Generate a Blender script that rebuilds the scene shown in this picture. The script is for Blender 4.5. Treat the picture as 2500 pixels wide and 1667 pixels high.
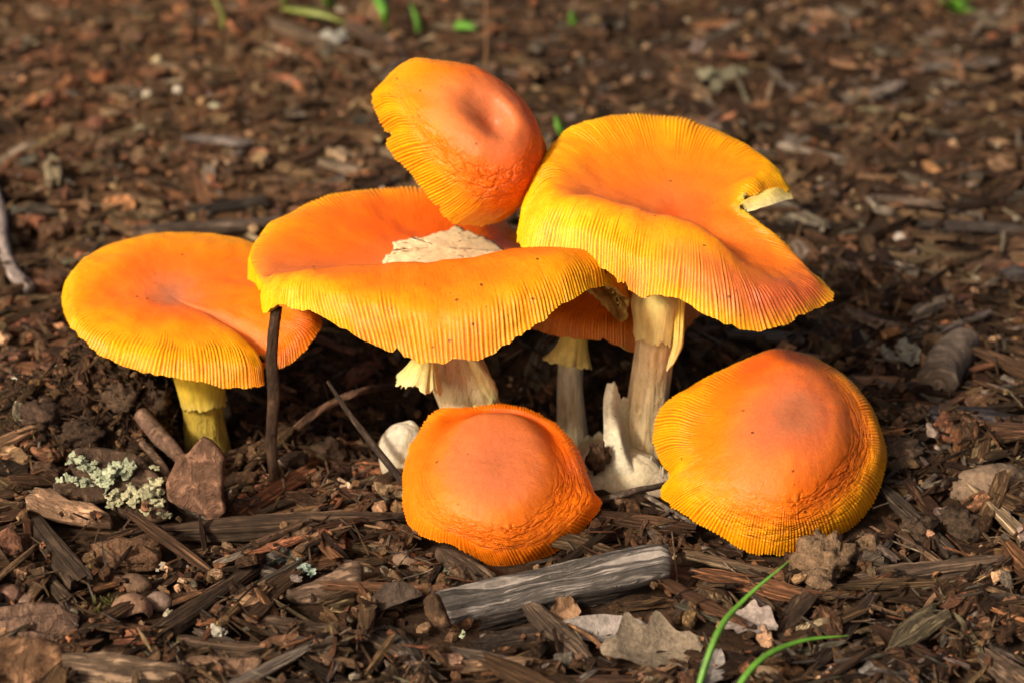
import bpy, math, random
import numpy as np
from mathutils import Vector, Matrix

# ------------------------------------------------------------------ clear
for o in list(bpy.data.objects):
    bpy.data.objects.remove(o)
scene = bpy.context.scene
COL = scene.collection
CM = 0.01                                   # everything below is authored in centimetres

# ------------------------------------------------------------------ camera
PITCH = math.radians(24.0); DIST = 105.0; HFOV = math.radians(24.0)
CAMP = np.array([0.0, -DIST * math.cos(PITCH), DIST * math.sin(PITCH)])
cam_d = bpy.data.cameras.new('camera'); cam = bpy.data.objects.new('camera', cam_d); COL.objects.link(cam)
cam.location = Vector(CAMP * CM); cam.rotation_euler = (math.pi / 2 - PITCH, 0, 0)
cam_d.sensor_width = 36; cam_d.angle = HFOV
cam_d.clip_start = 0.02; cam_d.clip_end = 300
cam_d.dof.use_dof = True; cam_d.dof.focus_distance = 0.868; cam_d.dof.aperture_fstop = 11.0
scene.camera = cam
scene.render.resolution_x = 1024; scene.render.resolution_y = 682

# ------------------------------------------------------------------ sky and sun
SUN_EL = math.radians(35); SUN_AZ = math.radians(-136)      # azimuth from +Y, clockwise: from the left and a little from the camera's side
world = bpy.data.worlds.new('World'); scene.world = world; world.use_nodes = True
wn = world.node_tree.nodes; wl = world.node_tree.links
bg = wn['Background']; sky = wn.new('ShaderNodeTexSky'); sky.sky_type = 'NISHITA'
sky.sun_disc = False; sky.sun_elevation = SUN_EL; sky.sun_rotation = SUN_AZ
sky.air_density = 0.35; sky.dust_density = 5.0; sky.ozone_density = 0.0
wb = wn.new('ShaderNodeVectorMath'); wb.operation = 'MULTIPLY'; wb.inputs[1].default_value = (1.0, 0.90, 0.76)      # warm white balance of the photograph
wl.new(sky.outputs[0], wb.inputs[0]); wl.new(wb.outputs[0], bg.inputs[0]); bg.inputs[1].default_value = 0.14
sun_d = bpy.data.lights.new('sun', 'SUN'); sun = bpy.data.objects.new('sun', sun_d); COL.objects.link(sun)
sun_d.energy = 3.4; sun_d.angle = math.radians(7.0); sun_d.color = (1.0, 0.90, 0.76)
sdir = Vector((math.sin(SUN_AZ) * math.cos(SUN_EL), math.cos(SUN_AZ) * math.cos(SUN_EL), math.sin(SUN_EL)))
sun.rotation_euler = sdir.to_track_quat('Z', 'Y').to_euler(); sun.location = sdir * 3
scene.view_settings.view_transform = 'Standard'; scene.view_settings.look = 'None'
scene.view_settings.exposure = 0.18; scene.view_settings.gamma = 1.0
scene.view_settings.use_curve_mapping = False

# ------------------------------------------------------------------ numbers
FPX = 1250.0 / math.tan(HFOV / 2)
FWD = np.array([0, math.cos(PITCH), -math.sin(PITCH)]); UPV = np.array([0, math.sin(PITCH), math.cos(PITCH)])
def ray(px, py):
    return np.array([1.0, 0, 0]) * ((px - 1250) / FPX) - UPV * ((py - 833.5) / FPX) + FWD
def at(px, py, y):                                            # photo pixel at depth y
    d = ray(px, py); t = (y - CAMP[1]) / d[1]; return CAMP + d * t
def gr(px, py, z=0.0):                                        # photo pixel at height z
    d = ray(px, py); t = (z - CAMP[2]) / d[2]; return CAMP + d * t
def proj(p):
    q = np.asarray(p) - CAMP; dep = q @ FWD
    return 1250 + FPX * q[..., 0] / dep, 833.5 - FPX * (q @ UPV) / dep, dep
def pxcm(p): return FPX / float((np.asarray(p) - CAMP) @ FWD)   # pixels per cm there

def _h(i, j, k, s):
    n = (i * 374761393 + j * 668265263 + k * 2147483647 + s * 974711) & 0xFFFFFFFF
    n = ((n ^ (n >> 13)) * 1274126177) & 0xFFFFFFFF
    n = (n ^ (n >> 16)) & 0xFFFF
    return n / 65535.0
def vn(p, s=0):                                               # value noise, -1..1
    p = np.asarray(p, dtype=np.float64); f = np.floor(p); i = f.astype(np.int64); t = p - f; t = t * t * (3 - 2 * t)
    r = 0
    for dx in (0, 1):
        wx = t[..., 0] if dx else 1 - t[..., 0]
        for dy in (0, 1):
            wy = t[..., 1] if dy else 1 - t[..., 1]
            for dz in (0, 1):
                wz = t[..., 2] if dz else 1 - t[..., 2]
                r = r + wx * wy * wz * _h(i[..., 0] + dx, i[..., 1] + dy, i[..., 2] + dz, s)
    return r * 2 - 1
def fbm(p, s=0, o=4):
    r = 0; a = 0.5; p = np.asarray(p, dtype=np.float64)
    for k in range(o):
        r = r + a * vn(p, s + k * 17); p = p * 2.03; a *= 0.5
    return r
def sst(a, b, x):
    t = np.clip((x - a) / (b - a), 0, 1); return t * t * (3 - 2 * t)
def norm(v): return v / (np.linalg.norm(v, axis=-1, keepdims=True) + 1e-12)

# ------------------------------------------------------------------ mesh helpers
def raw_mesh(name, v, f, mat=None, col=None, uv=None, smooth=True, attrs=None):
    """v (n,3) in cm, f (m,k) ints or list of such arrays; col per-vertex rgb; uv per-vertex"""
    me = bpy.data.meshes.new(name)
    fl = f if isinstance(f, list) else [f]
    fl = [np.asarray(a, dtype=np.int32) for a in fl if len(a)]
    nv = len(v); nl = sum(a.size for a in fl); npol = sum(len(a) for a in fl)
    me.vertices.add(nv); me.vertices.foreach_set('co', (np.asarray(v) * CM).astype(np.float32).ravel())
    me.loops.add(nl); me.polygons.add(npol)
    loops = np.concatenate([a.ravel() for a in fl])
    tot = np.concatenate([np.full(len(a), a.shape[1], dtype=np.int32) for a in fl])
    st = np.concatenate([[0], np.cumsum(tot)[:-1]]).astype(np.int32)
    me.loops.foreach_set('vertex_index', loops)
    me.polygons.foreach_set('loop_start', st); me.polygons.foreach_set('loop_total', tot)
    me.polygons.foreach_set('use_smooth', np.full(npol, smooth))
    if uv is not None:
        l = me.uv_layers.new(name='UVMap'); l.data.foreach_set('uv', np.asarray(uv, dtype=np.float32)[loops].ravel())
    if col is not None:
        c = me.color_attributes.new('Col', 'FLOAT_COLOR', 'POINT')
        rgba = np.ones((nv, 4), dtype=np.float32); rgba[:, :3] = col; c.data.foreach_set('color', rgba.ravel())
    if attrs:
        for k, a in attrs.items():
            a = np.asarray(a, dtype=np.float32)
            if a.ndim == 1:
                t = me.attributes.new(k, 'FLOAT', 'POINT'); t.data.foreach_set('value', a)
            else:
                t = me.attributes.new(k, 'FLOAT_VECTOR', 'POINT'); t.data.foreach_set('vector', a.ravel())
    me.update(); me.validate()
    if mat: me.materials.append(mat)
    return me
def face_out(v, fl, ref=None):
    """flip winding so that normals point outwards (closed bodies) or along ref (open sheets)"""
    v = np.asarray(v); fl = [np.asarray(a) for a in (fl if isinstance(fl, list) else [fl])]; tot = 0.0
    c = v.mean(0)
    for a in fl:
        p0, p1, p2 = v[a[:, 0]] - c, v[a[:, 1]] - c, v[a[:, 2]] - c; nrm = np.cross(p1 - p0, p2 - p0)
        if a.shape[1] == 4: nrm = nrm + np.cross(p2 - p0, v[a[:, 3]] - c - p0)
        tot += float((nrm * p0).sum()) if ref is None else float((nrm @ np.asarray(ref)).sum())
    return [a[:, ::-1] for a in fl] if tot < 0 else fl
def face_sign(v, f):
    return 1 if face_out(v, f)[0][0, 0] == np.asarray(f)[0, 0] else -1
def link(name, me, parent=None, loc=None):
    o = bpy.data.objects.new(name, me); COL.objects.link(o)
    if parent is not None: o.parent = parent
    if loc is not None: o.location = Vector(np.asarray(loc) * CM)
    return o
def tag(o, label=None, cat=None, group=None, kind=None):
    if label: o['label'] = label
    if cat: o['category'] = cat
    if group: o['group'] = group
    if kind: o['kind'] = kind
    return o
def root(name, base, label, cat, group=None):
    o = link(name, None, loc=base); o.empty_display_size = 0.01
    return tag(o, label, cat, group)
def grid_faces(nr, nt, wrap=True):
    j = np.arange(nr - 1)[:, None]; i = np.arange(nt if wrap else nt - 1)[None, :]
    i2 = (i + 1) % nt
    return np.stack([j * nt + i, j * nt + i2, (j + 1) * nt + i2, (j + 1) * nt + i], -1).reshape(-1, 4)
def cat_periodic(P, n):                                        # P (K,3) -> closed Catmull-Rom, n samples
    K = len(P); s = np.arange(n) * K / n; i = s.astype(int); t = (s - i)[:, None]
    a, b, c, d = P[(i - 1) % K], P[i % K], P[(i + 1) % K], P[(i + 2) % K]
    return 0.5 * (2 * b + (c - a) * t + (2 * a - 5 * b + 4 * c - d) * t ** 2 + (3 * b - a - 3 * c + d) * t ** 3)
def cat_open(P, n):
    P = np.asarray(P, float); Q = np.vstack([2 * P[0] - P[1], P, 2 * P[-1] - P[-2]])
    s = np.linspace(0, len(P) - 1, n); i = np.minimum(s.astype(int), len(P) - 2); t = (s - i)[:, None]
    a, b, c, d = Q[i], Q[i + 1], Q[i + 2], Q[i + 3]
    return 0.5 * (2 * b + (c - a) * t + (2 * a - 5 * b + 4 * c - d) * t ** 2 + (3 * b - a - 3 * c + d) * t ** 3)

# ------------------------------------------------------------------ material helpers
def new_mat(name):
    m = bpy.data.materials.new(name); m.use_nodes = True
    nt = m.node_tree; b = nt.nodes['Principled BSDF']
    return m, nt, b
class N:
    def __init__(s, nt): s.nt = nt
    def add(s, t, **kw):
        n = s.nt.nodes.new(t)
        for k, v in kw.items(): setattr(n, k, v)
        return n
    def l(s, a, b): s.nt.links.new(a, b)
    def attr(s, name): return s.add('ShaderNodeAttribute', attribute_name=name)
    def noise(s, vec, scale, detail=4, rough=0.6, dist=0):
        n = s.add('ShaderNodeTexNoise'); n.inputs['Scale'].default_value = scale; n.inputs['Detail'].default_value = detail
        n.inputs['Roughness'].default_value = rough; n.inputs['Distortion'].default_value = dist
        if vec is not None: s.l(vec, n.inputs['Vector'])
        return n.outputs['Fac']
    def math(s, op, a, b=None, c=None):
        n = s.add('ShaderNodeMath', operation=op)
        for i, x in enumerate((a, b, c)):
            if x is None: continue
            if isinstance(x, (int, float)): n.inputs[i].default_value = x
            else: s.l(x, n.inputs[i])
        return n.outputs[0]
    def vmul(s, v, xyz):
        n = s.add('ShaderNodeVectorMath', operation='MULTIPLY'); s.l(v, n.inputs[0]); n.inputs[1].default_value = xyz
        return n.outputs[0]
    def rng(s, v, a, b, c, d):
        n = s.add('ShaderNodeMapRange'); s.l(v, n.inputs[0])
        for i, x in enumerate((a, b, c, d)): n.inputs[i + 1].default_value = x
        return n.outputs[0]
    def mix(s, fac, a, b, bt='MIX'):
        n = s.add('ShaderNodeMix', data_type='RGBA', blend_type=bt)
        for sock, x in ((n.inputs[0], fac), (n.inputs[6], a), (n.inputs[7], b)):
            if isinstance(x, (int, float)): sock.default_value = x
            elif isinstance(x, tuple): sock.default_value = (*x, 1)
            else: s.l(x, sock)
        return n.outputs[2]
    def scale(s, c, f):                                       # colour * scalar
        n = s.add('ShaderNodeVectorMath', operation='SCALE'); s.l(c, n.inputs[0])
        if isinstance(f, (int, float)): n.inputs[3].default_value = f
        else: s.l(f, n.inputs[3])
        return n.outputs[0]
    def bump(s, h, dist, strength=1.0, nrm=None):
        n = s.add('ShaderNodeBump'); n.inputs['Distance'].default_value = dist; n.inputs['Strength'].default_value = strength
        s.l(h, n.inputs['Height'])
        if nrm is not None: s.l(nrm, n.inputs['Normal'])
        return n.outputs[0]

def cap_material(wrinkled):
    m, nt, b = new_mat('cap_skin_wrinkled' if wrinkled else 'cap_skin'); n = N(nt)
    tc = n.add('ShaderNodeTexCoord').outputs['Object']
    c = n.attr('Col').outputs['Color']
    fine = n.noise(tc, 900, 3, 0.6); big = n.noise(tc, 60, 4, 0.55)
    c = n.scale(c, n.rng(fine, 0.3, 0.7, 0.88, 1.1)); c = n.scale(c, n.rng(big, 0.3, 0.7, 0.9, 1.08))
    fibr = n.noise(n.vmul(n.attr('pol').outputs['Vector'], (9, 9, 0.55)), 3.0, 4, 0.65); pz = n.add('ShaderNodeSeparateXYZ'); n.l(n.attr('pol').outputs['Vector'], pz.inputs[0]); fade = n.rng(pz.outputs[2], 1.2, 3.4, 0, 1)
    fibr = n.math('MULTIPLY_ADD', n.math('SUBTRACT', fibr, 0.5), fade, 0.5); c = n.scale(c, n.rng(fibr, 0.3, 0.7, 0.86, 1.1))
    vs = n.add('ShaderNodeTexVoronoi'); vs.inputs['Scale'].default_value = 210; n.l(tc, vs.inputs['Vector'])
    speck = n.math('LESS_THAN', vs.outputs['Distance'], 0.075)
    sp2 = n.math('GREATER_THAN', n.noise(tc, 90, 2), 0.56)
    c = n.mix(n.math('MULTIPLY', n.math('MULTIPLY', speck, sp2), 0.7), c, (0.06, 0.02, 0.01))
    vg = n.add('ShaderNodeTexVoronoi'); vg.inputs['Scale'].default_value = 150; n.l(tc, vg.inputs['Vector'])       # soil grains stuck to the skin
    grit = n.math('MULTIPLY', n.math('LESS_THAN', n.math('ADD', vg.outputs['Distance'], n.math('MULTIPLY', n.noise(tc, 1500, 2), 0.10)), 0.15), n.math('GREATER_THAN', n.noise(tc, 45, 3, 0.6), 0.585))
    c = n.mix(n.math('MULTIPLY', grit, 0.8), c, (0.05, 0.022, 0.01))
    nb = n.bump(grit, 0.0006, 0.7, n.bump(fibr, 0.0003, 0.5, n.bump(fine, 0.00025, 0.5)))
    if wrinkled:
        pol = n.attr('pol').outputs['Vector']
        wob = n.add('ShaderNodeTexNoise'); wob.inputs['Scale'].default_value = 2.2; wob.inputs['Detail'].default_value = 3; pol = n.vmul(pol, (0.62, 0.62, 1.05)); n.l(pol, wob.inputs['Vector'])
        wv = n.add('ShaderNodeVectorMath', operation='MULTIPLY_ADD'); n.l(wob.outputs['Color'], wv.inputs[0]); wv.inputs[1].default_value = (0.7, 0.7, 0.7); n.l(pol, wv.inputs[2])
        v = n.add('ShaderNodeTexVoronoi', feature='DISTANCE_TO_EDGE'); v.inputs['Scale'].default_value = 1.7; n.l(wv.outputs[0], v.inputs['Vector'])
        v2 = n.add('ShaderNodeTexVoronoi', feature='DISTANCE_TO_EDGE'); v2.inputs['Scale'].default_value = 4.2; n.l(wv.outputs[0], v2.inputs['Vector'])
        e = n.math('ADD', n.rng(v.outputs['Distance'], 0, 0.2, 0, 1), n.math('MULTIPLY', n.rng(v2.outputs['Distance'], 0, 0.10, 0, 1), 0.3))
        wr = n.attr('wr').outputs['Fac']
        inv = n.math('MULTIPLY', n.math('SUBTRACT', 1.3, e), wr)
        c = n.mix(n.math('MULTIPLY', n.math('MULTIPLY', inv, inv), 0.25), c, (0.40, 0.05, 0.003))
        nb = n.bump(n.math('MULTIPLY', inv, -1.0), 0.0016, 0.85, nb)
    n.l(c, b.inputs['Base Color']); n.l(nb, b.inputs['Normal'])
    b.inputs['Roughness'].default_value = 0.42
    b.inputs['Specular IOR Level'].default_value = 0.26
    b.inputs['Subsurface Weight'].default_value = 0.22
    b.inputs['Subsurface Radius'].default_value = (1.0, 0.35, 0.08); b.inputs['Subsurface Scale'].default_value = 0.004
    return m
def flesh_material(name, rough=0.75, fib=True, speck=False, bumpd=0.0006):
    m, nt, b = new_mat(name); n = N(nt)
    tc = n.add('ShaderNodeTexCoord').outputs['Object']; c = n.attr('Col').outputs['Color']
    f = n.noise(n.vmul(tc, (1, 1, 0.18)) if fib else tc, 520, 5, 0.65); bgn = n.noise(tc, 110, 4)
    c = n.scale(c, n.rng(f, 0.3, 0.72, 0.7, 1.12)); c = n.scale(c, n.rng(bgn, 0.3, 0.7, 0.84, 1.1))
    if speck:
        vs = n.add('ShaderNodeTexVoronoi'); vs.inputs['Scale'].default_value = 330; n.l(tc, vs.inputs['Vector'])
        s_ = n.math('MULTIPLY', n.math('LESS_THAN', vs.outputs['Distance'], 0.16), n.math('GREATER_THAN', n.noise(tc, 120, 3), 0.57))
        c = n.mix(n.math('MULTIPLY', s_, 0.85), c, (0.05, 0.03, 0.02))
    n.l(c, b.inputs['Base Color']); n.l(n.bump(f, bumpd, 0.8, n.bump(bgn, bumpd * 1.6, 0.6)), b.inputs['Normal'])
    b.inputs['Roughness'].default_value = rough; b.inputs['Specular IOR Level'].default_value = 0.25
    b.inputs['Subsurface Weight'].default_value = 0.15; b.inputs['Subsurface Radius'].default_value = (1, 0.7, 0.4); b.inputs['Subsurface Scale'].default_value = 0.003
    return m
def wood_material(name, src, su=1.3, sv=13.0, dark=0.22, bd=0.0013, rough=0.85):
    """fibrous wood or bark: colour from the object ('obj') or per-piece vertex colour ('col')"""
    m, nt, b = new_mat(name); n = N(nt)
    if src == 'obj': c = n.add('ShaderNodeObjectInfo').outputs['Color']; rnd = n.add('ShaderNodeObjectInfo').outputs['Random']
    else: c = n.attr('Col').outputs['Color']; rnd = None
    uv = n.add('ShaderNodeUVMap', uv_map='UVMap').outputs[0]
    v = n.vmul(uv, (su, sv, 1))
    if rnd is not None:
        cx = n.add('ShaderNodeCombineXYZ'); n.l(n.math('MULTIPLY', rnd, 40), cx.inputs[2])
        ad = n.add('ShaderNodeVectorMath', operation='ADD'); n.l(v, ad.inputs[0]); n.l(cx.outputs[0], ad.inputs[1]); v = ad.outputs[0]
    f = n.noise(v, 1.7, 6, 0.68, 0.4)
    tc = n.add('ShaderNodeTexCoord').outputs['Object']
    g = n.noise(tc, 160, 5, 0.6)
    groove = n.rng(f, 0.38, 0.56, 0, 1)
    c2 = n.scale(c, n.rng(f, 0.32, 0.68, dark, 1.38)); c2 = n.scale(c2, n.rng(g, 0.3, 0.7, 0.6, 1.32))
    n.l(c2, b.inputs['Base Color'])
    n.l(n.bump(groove, bd, 0.9, n.bump(g, 0.0012, 0.7)), b.inputs['Normal'])
    b.inputs['Roughness'].default_value = rough; b.inputs['Specular IOR Level'].default_value = 0.22
    return m
def crumb_material(name, src, scale=260, bd=0.0014, lo=0.45, hi=1.45):
    m, nt, b = new_mat(name); n = N(nt)
    c = n.add('ShaderNodeObjectInfo').outputs['Color'] if src == 'obj' else n.attr('Col').outputs['Color']
    tc = n.add('ShaderNodeTexCoord').outputs['Object']
    f = n.noise(tc, scale, 6, 0.7); g = n.noise(tc, scale * 4, 3, 0.6)
    c = n.scale(c, n.rng(f, 0.3, 0.7, lo, hi)); c = n.scale(c, n.rng(g, 0.3, 0.7, 0.75, 1.25))
    n.l(c, b.inputs['Base Color']); n.l(n.bump(f, bd, 0.9, n.bump(g, 0.0005, 0.8)), b.inputs['Normal'])
    b.inputs['Roughness'].default_value = 0.9; b.inputs['Specular IOR Level'].default_value = 0.2
    return m
def plain_material(name, colr, rough=0.5, trans=0.0):
    m, nt, b = new_mat(name); n = N(nt)
    tc = n.add('ShaderNodeTexCoord').outputs['Object']
    f = n.noise(tc, 300, 4)
    rgb = n.add('ShaderNodeRGB'); rgb.outputs[0].default_value = (*colr, 1)
    n.l(n.scale(rgb.outputs[0], n.rng(f, 0.3, 0.7, 0.75, 1.2)), b.inputs['Base Color'])
    b.inputs['Roughness'].default_value = rough
    if trans: b.inputs['Subsurface Weight'].default_value = trans; b.inputs['Subsurface Scale'].default_value = 0.002
    return m

M_CAP = cap_material(False); M_CAPW = cap_material(True)
M_STEM = flesh_material('stem_flesh', bumpd=0.002); M_GILL = flesh_material('gill_flesh', fib=False, bumpd=0.0002)
for _n in M_GILL.node_tree.nodes:
    if _n.type == 'BSDF_PRINCIPLED': _n.inputs['Subsurface Weight'].default_value = 0.08; _n.inputs['Subsurface Scale'].default_value = 0.002
M_RING = flesh_material('ring_flesh', fib=True, bumpd=0.0004); M_VOLVA = flesh_material('volva_flesh', fib=False, speck=True, bumpd=0.0008)
M_WOOD = wood_material('shredded_wood', 'obj'); M_WOODS = wood_material('shredded_wood_small', 'col')
M_PLANK = wood_material('weathered_plank', 'obj', su=0.35, sv=20, dark=0.12, bd=0.0022)
M_BARK = wood_material('bark', 'obj', su=3, sv=5, dark=0.45, bd=0.0012); M_BARKS = wood_material('bark_small', 'col', su=3, sv=5, dark=0.45)
M_CLOD = crumb_material('soil_clod', 'obj'); M_CLODS = crumb_material('soil_crumbs', 'col')
M_STONE = crumb_material('pebble_and_shell', 'obj', 120, 0.0006, 0.75, 1.2)
M_TWIG = wood_material('twig_bark', 'obj', su=6, sv=3, dark=0.5, bd=0.0007)
M_GRASS = plain_material('grass_blade', (0.10, 0.26, 0.025), 0.45, 0.1)
M_LICHEN = crumb_material('lichen_crust', 'col', 420, 0.0012, 0.72, 1.2)
M_LEAF = crumb_material('dead_leaf', 'obj', 150, 0.0007, 0.7, 1.25)
M_MOSS = plain_material('moss', (0.09, 0.085, 0.012), 0.8)

# ------------------------------------------------------------------ ground
def terrain(x, y):
    p = np.stack([x, y, np.zeros_like(x)], -1)
    z = 0.55 * fbm(p * 0.13, 3, 3) + 0.35 * fbm(p * 0.55, 9, 3)
    def g(cx, cy, sx, sy): return np.exp(-(((x - cx) / sx) ** 2 + ((y - cy) / sy) ** 2))
    z = z - 2.3 * g(0.0, -7.0, 7.5, 4.0) - 1.2 * g(-11.2, -11.0, 3.0, 2.4)          # the hollow under the caps
    z = z + 3.2 * g(-15.8, -8.9, 2.4, 2.2) + 1.8 * g(-19.0, -10.5, 3.5, 2.2) + 0.7 * g(-9.6, -11.2, 1.2, 1.0) + 1.0 * g(-14.2, -11.4, 1.0, 1.2)   # soil heaved up round the outer mushroom
    z = z + 1.1 * g(2.0, -0.6, 8.5, 1.8)                                          # far bank of the hollow
    z = z + 0.6 * g(16.5, -12, 4, 3)
    r = np.hypot(x, y - 10)
    return z + np.clip((r - 120) / 400, 0, 8) * vn(p * 0.01, 5)
def axis(lo, hi, step, far):
    c = np.arange(lo, hi + step, step); out = [hi + step]; s = step
    while out[-1] < far: s *= 1.35; out.append(out[-1] + s)
    neg = [lo - step]; s = step
    while neg[-1] > -far: s *= 1.35; neg.append(neg[-1] - s)
    return np.concatenate([neg[::-1], c, out[1:]])
gx = axis(-56, 56, 0.34, 6000); gy = axis(-40, 76, 0.32, 6000)
X, Y = np.meshgrid(gx, gy)
Z = terrain(X, Y)
P = np.stack([X, Y, Z], -1)
near = (np.abs(X) < 60) & (Y > -60) & (Y < 100)
Z = Z + np.where(near, 0.22 * fbm(P * 2.1, 21, 3), 0)
gm, nt, b = new_mat('forest_soil'); n = N(nt)
tc = n.add('ShaderNodeTexCoord').outputs['Object']
f = n.noise(tc, 120, 7, 0.7); f2 = n.noise(tc, 22, 4); vo = n.add('ShaderNodeTexVoronoi'); vo.inputs['Scale'].default_value = 90; n.l(n.vmul(tc, (1, 1.6, 1)), vo.inputs['Vector'])
c = n.mix(n.rng(f, 0.35, 0.68, 0, 1), (0.014, 0.0075, 0.004), (0.075, 0.041, 0.021))
c = n.mix(n.rng(f2, 0.4, 0.65, 0, 0.5), c, (0.065, 0.036, 0.020))
sx = n.add('ShaderNodeSeparateXYZ'); n.l(tc, sx.inputs[0])
clay_sun = n.math('MULTIPLY', n.rng(n.math('ADD', sx.outputs[0], n.math('MULTIPLY', n.noise(tc, 9, 3), 0.12)), -0.12, 0.06, 1, 0), n.rng(sx.outputs[1], -0.10, 0.02, 0, 1))  # redder soil on the left, also lightened to paint in the sun there
c = n.mix(n.math('MULTIPLY', clay_sun, 0.75), c, n.mix(n.rng(f, 0.35, 0.68, 0, 1), (0.05, 0.026, 0.012), (0.18, 0.095, 0.044)))
c = n.scale(c, n.rng(vo.outputs['Color'], 0, 1, 0.6, 1.5))
n.l(c, b.inputs['Base Color']); n.l(n.bump(f, 0.004, 0.9), b.inputs['Normal']); b.inputs['Roughness'].default_value = 0.95
b.inputs['Specular IOR Level'].default_value = 0.15
gv = np.stack([X, Y, Z], -1).reshape(-1, 3)
tag(link('ground', raw_mesh('ground', gv, grid_faces(len(gy), len(gx), False), gm)), kind='structure')

# ------------------------------------------------------------------ mushrooms
# pigment zones of a cap skin (linear); RED also paints shade into some caps
DISC = np.array([0.60, 0.17, 0.060]); GREY = np.array([0.40, 0.145, 0.08]); ORNG = np.array([0.84, 0.165, 0.005]); RED = np.array([0.66, 0.075, 0.004])
AMBR = np.array([0.86, 0.315, 0.003]); YELL = np.array([0.88, 0.42, 0.004]); GROOVE = np.array([0.40, 0.075, 0.003]); CREAM = np.array([0.66, 0.55, 0.36])
def lerp3(a, b, t): return a + (b - a) * t[..., None]

def build_cap(rootobj, base, C, S, Pm, seed, nstripe, ioff=(0, 0, 0), ifrac=0.55, bulge=0.14, wrinkle=None, patches=(), ramp=None, cut=(0.6, 0.8),
              amp=0.045, NR=72, thick=0.55, gillcol=(0.86, 0.62, 0.14), stripe_dark=1.0, jag=0.05, kn=(0, 0.36, 0.66, 0.85, 1.0), cuts=None, cz=0.0, iover={}, creases=(), lump=0.2, post=(), nicks=()):
    K = len(S); S = np.array([at(*s) for s in S]); R = np.array([at(*s) for s in Pm]); C = at(*C)
    cen = R.mean(0)
    ax = np.zeros(3)
    for k in range(K): ax += np.cross(R[k] - cen, R[(k + 1) % K] - cen)
    ax = norm(ax)
    if ax[2] < 0: ax = -ax
    NT = nstripe * 4
    I = C + (S - C) * ifrac + np.array(ioff); C = C + ax * cz
    for k_, q_ in iover.items(): I[k_] = at(*q_)
    for _ in range(2): I = 0.25 * np.roll(I, 1, 0) + 0.5 * I + 0.25 * np.roll(I, -1, 0)
    out = norm((S - C) - ((S - C) @ ax)[:, None] * ax)
    Mid = S + (R - S) * 0.52 + norm(out + ax) * (np.linalg.norm(R - S, axis=1, keepdims=True) * bulge)
    rings = [cat_periodic(A, NT) for A in (I, S, Mid, R)]
    kn = np.array(kn)
    pts = [np.repeat(C[None], NT, 0)] + rings
    ghost0 = np.roll(rings[0], NT // 2, axis=0); ghostN = 2 * rings[3] - rings[2]
    allp = [ghost0] + pts + [ghostN]; ak = np.concatenate([[-kn[1]], kn, [1.15]])
    r = np.concatenate([np.linspace(0, 0.6, int(NR * 0.4), endpoint=False), np.linspace(0.6, 1.0, NR - int(NR * 0.4))])
    G = np.zeros((NR, NT, 3))
    tang = [(allp[i + 1] - allp[i - 1]) / (ak[i + 1] - ak[i - 1]) for i in range(1, 6)]
    for j, rr in enumerate(r):
        i = min(int(np.searchsorted(kn, rr, side='right')) - 1, 3); h = kn[i + 1] - kn[i]; t = (rr - kn[i]) / h
        h00 = 2 * t ** 3 - 3 * t ** 2 + 1; h10 = t ** 3 - 2 * t ** 2 + t; h01 = -2 * t ** 3 + 3 * t ** 2; h11 = t ** 3 - t ** 2
        G[j] = h00 * pts[i] + h10 * h * tang[i] + h01 * pts[i + 1] + h11 * h * tang[i + 1]
    s = np.arange(NT) * K / NT; th = s / K * 2 * math.pi
    TH, RR = np.meshgrid(th, r); SS = TH / (2 * math.pi) * K
    def normals(G):
        dt = np.roll(G, -1, 1) - np.roll(G, 1, 1); dr = np.gradient(G, axis=0)
        nn = norm(np.cross(dr, dt)); nn[0] = ax
        if (nn @ ax).mean() < 0: nn[1:] = -nn[1:]
        return nn
    nn = normals(G)
    # uneven fields
    low = fbm(G * 0.55 + seed * 7.1, seed, 3); mid = fbm(G * 1.6 + seed, seed + 5, 3)
    G = G + nn * (low * lump * sst(0.05, 0.4, RR) + mid * 0.04)[..., None]
    for (s0, dep, wd, r0, r1) in creases:
        d = np.abs((SS - s0 + K / 2) % K - K / 2); G = G - nn * (dep * np.exp(-(d / wd) ** 2) * sst(r0, r1, RR))[..., None]
    nn = normals(G)
    q = np.stack([np.cos(TH) * 6, np.sin(TH) * 6, RR * 2.2], -1)
    phase = nstripe * TH + 4.0 * vn(q * 1.3, seed + 31) + 1.5 * vn(q * np.array([4.0, 4.0, 2.0]), seed + 33)
    st = np.cos(phase)                                              # 1 on ridges, -1 in grooves
    qs = np.stack([np.cos(TH) * nstripe * 0.11, np.sin(TH) * nstripe * 0.11, TH * 0], -1)
    edge = cut[0] + 0.06 * vn(q * 0.5, seed + 3) + 0.07 * vn(qs, seed + 91)
    if cuts is not None: edge = edge + np.interp(s, np.arange(K + 1), list(cuts) + [cuts[0]])[None]
    mask = sst(edge, edge + (cut[1] - cut[0]) * 1.0, RR)
    vary = (0.8 + 0.5 * vn(q * np.array([1.5, 1.5, 4]), seed + 8)) * (0.85 + 0.45 * vn(qs * 1.3, seed + 95))
    G = G + nn * (st * amp * mask * vary)[..., None]
    # pigment, plus shade painted in by some of the patches
    if ramp is None: ramp = [(0.0, GREY), (0.10, DISC), (0.26, DISC * [1.15, 1.0, 0.7]), (0.42, ORNG), (0.62, ORNG * [1.05, 1.2, 1]), (0.78, AMBR), (1.0, YELL)]
    rp = RR + 0.10 * low + 0.06 * mid + 0.05 * fbm(G * 4.0, seed + 61, 3) * sst(0.5, 0.1, RR)
    if cuts is not None: rp = rp - 0.9 * np.interp(s, np.arange(K + 1), list(cuts) + [cuts[0]])[None] * sst(0.2, 0.6, RR)
    rp = np.clip(rp, 0, 1)
    kx = [a for a, _ in ramp]; col = np.stack([np.interp(rp, kx, [c[i] for _, c in ramp]) for i in range(3)], -1)
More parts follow.
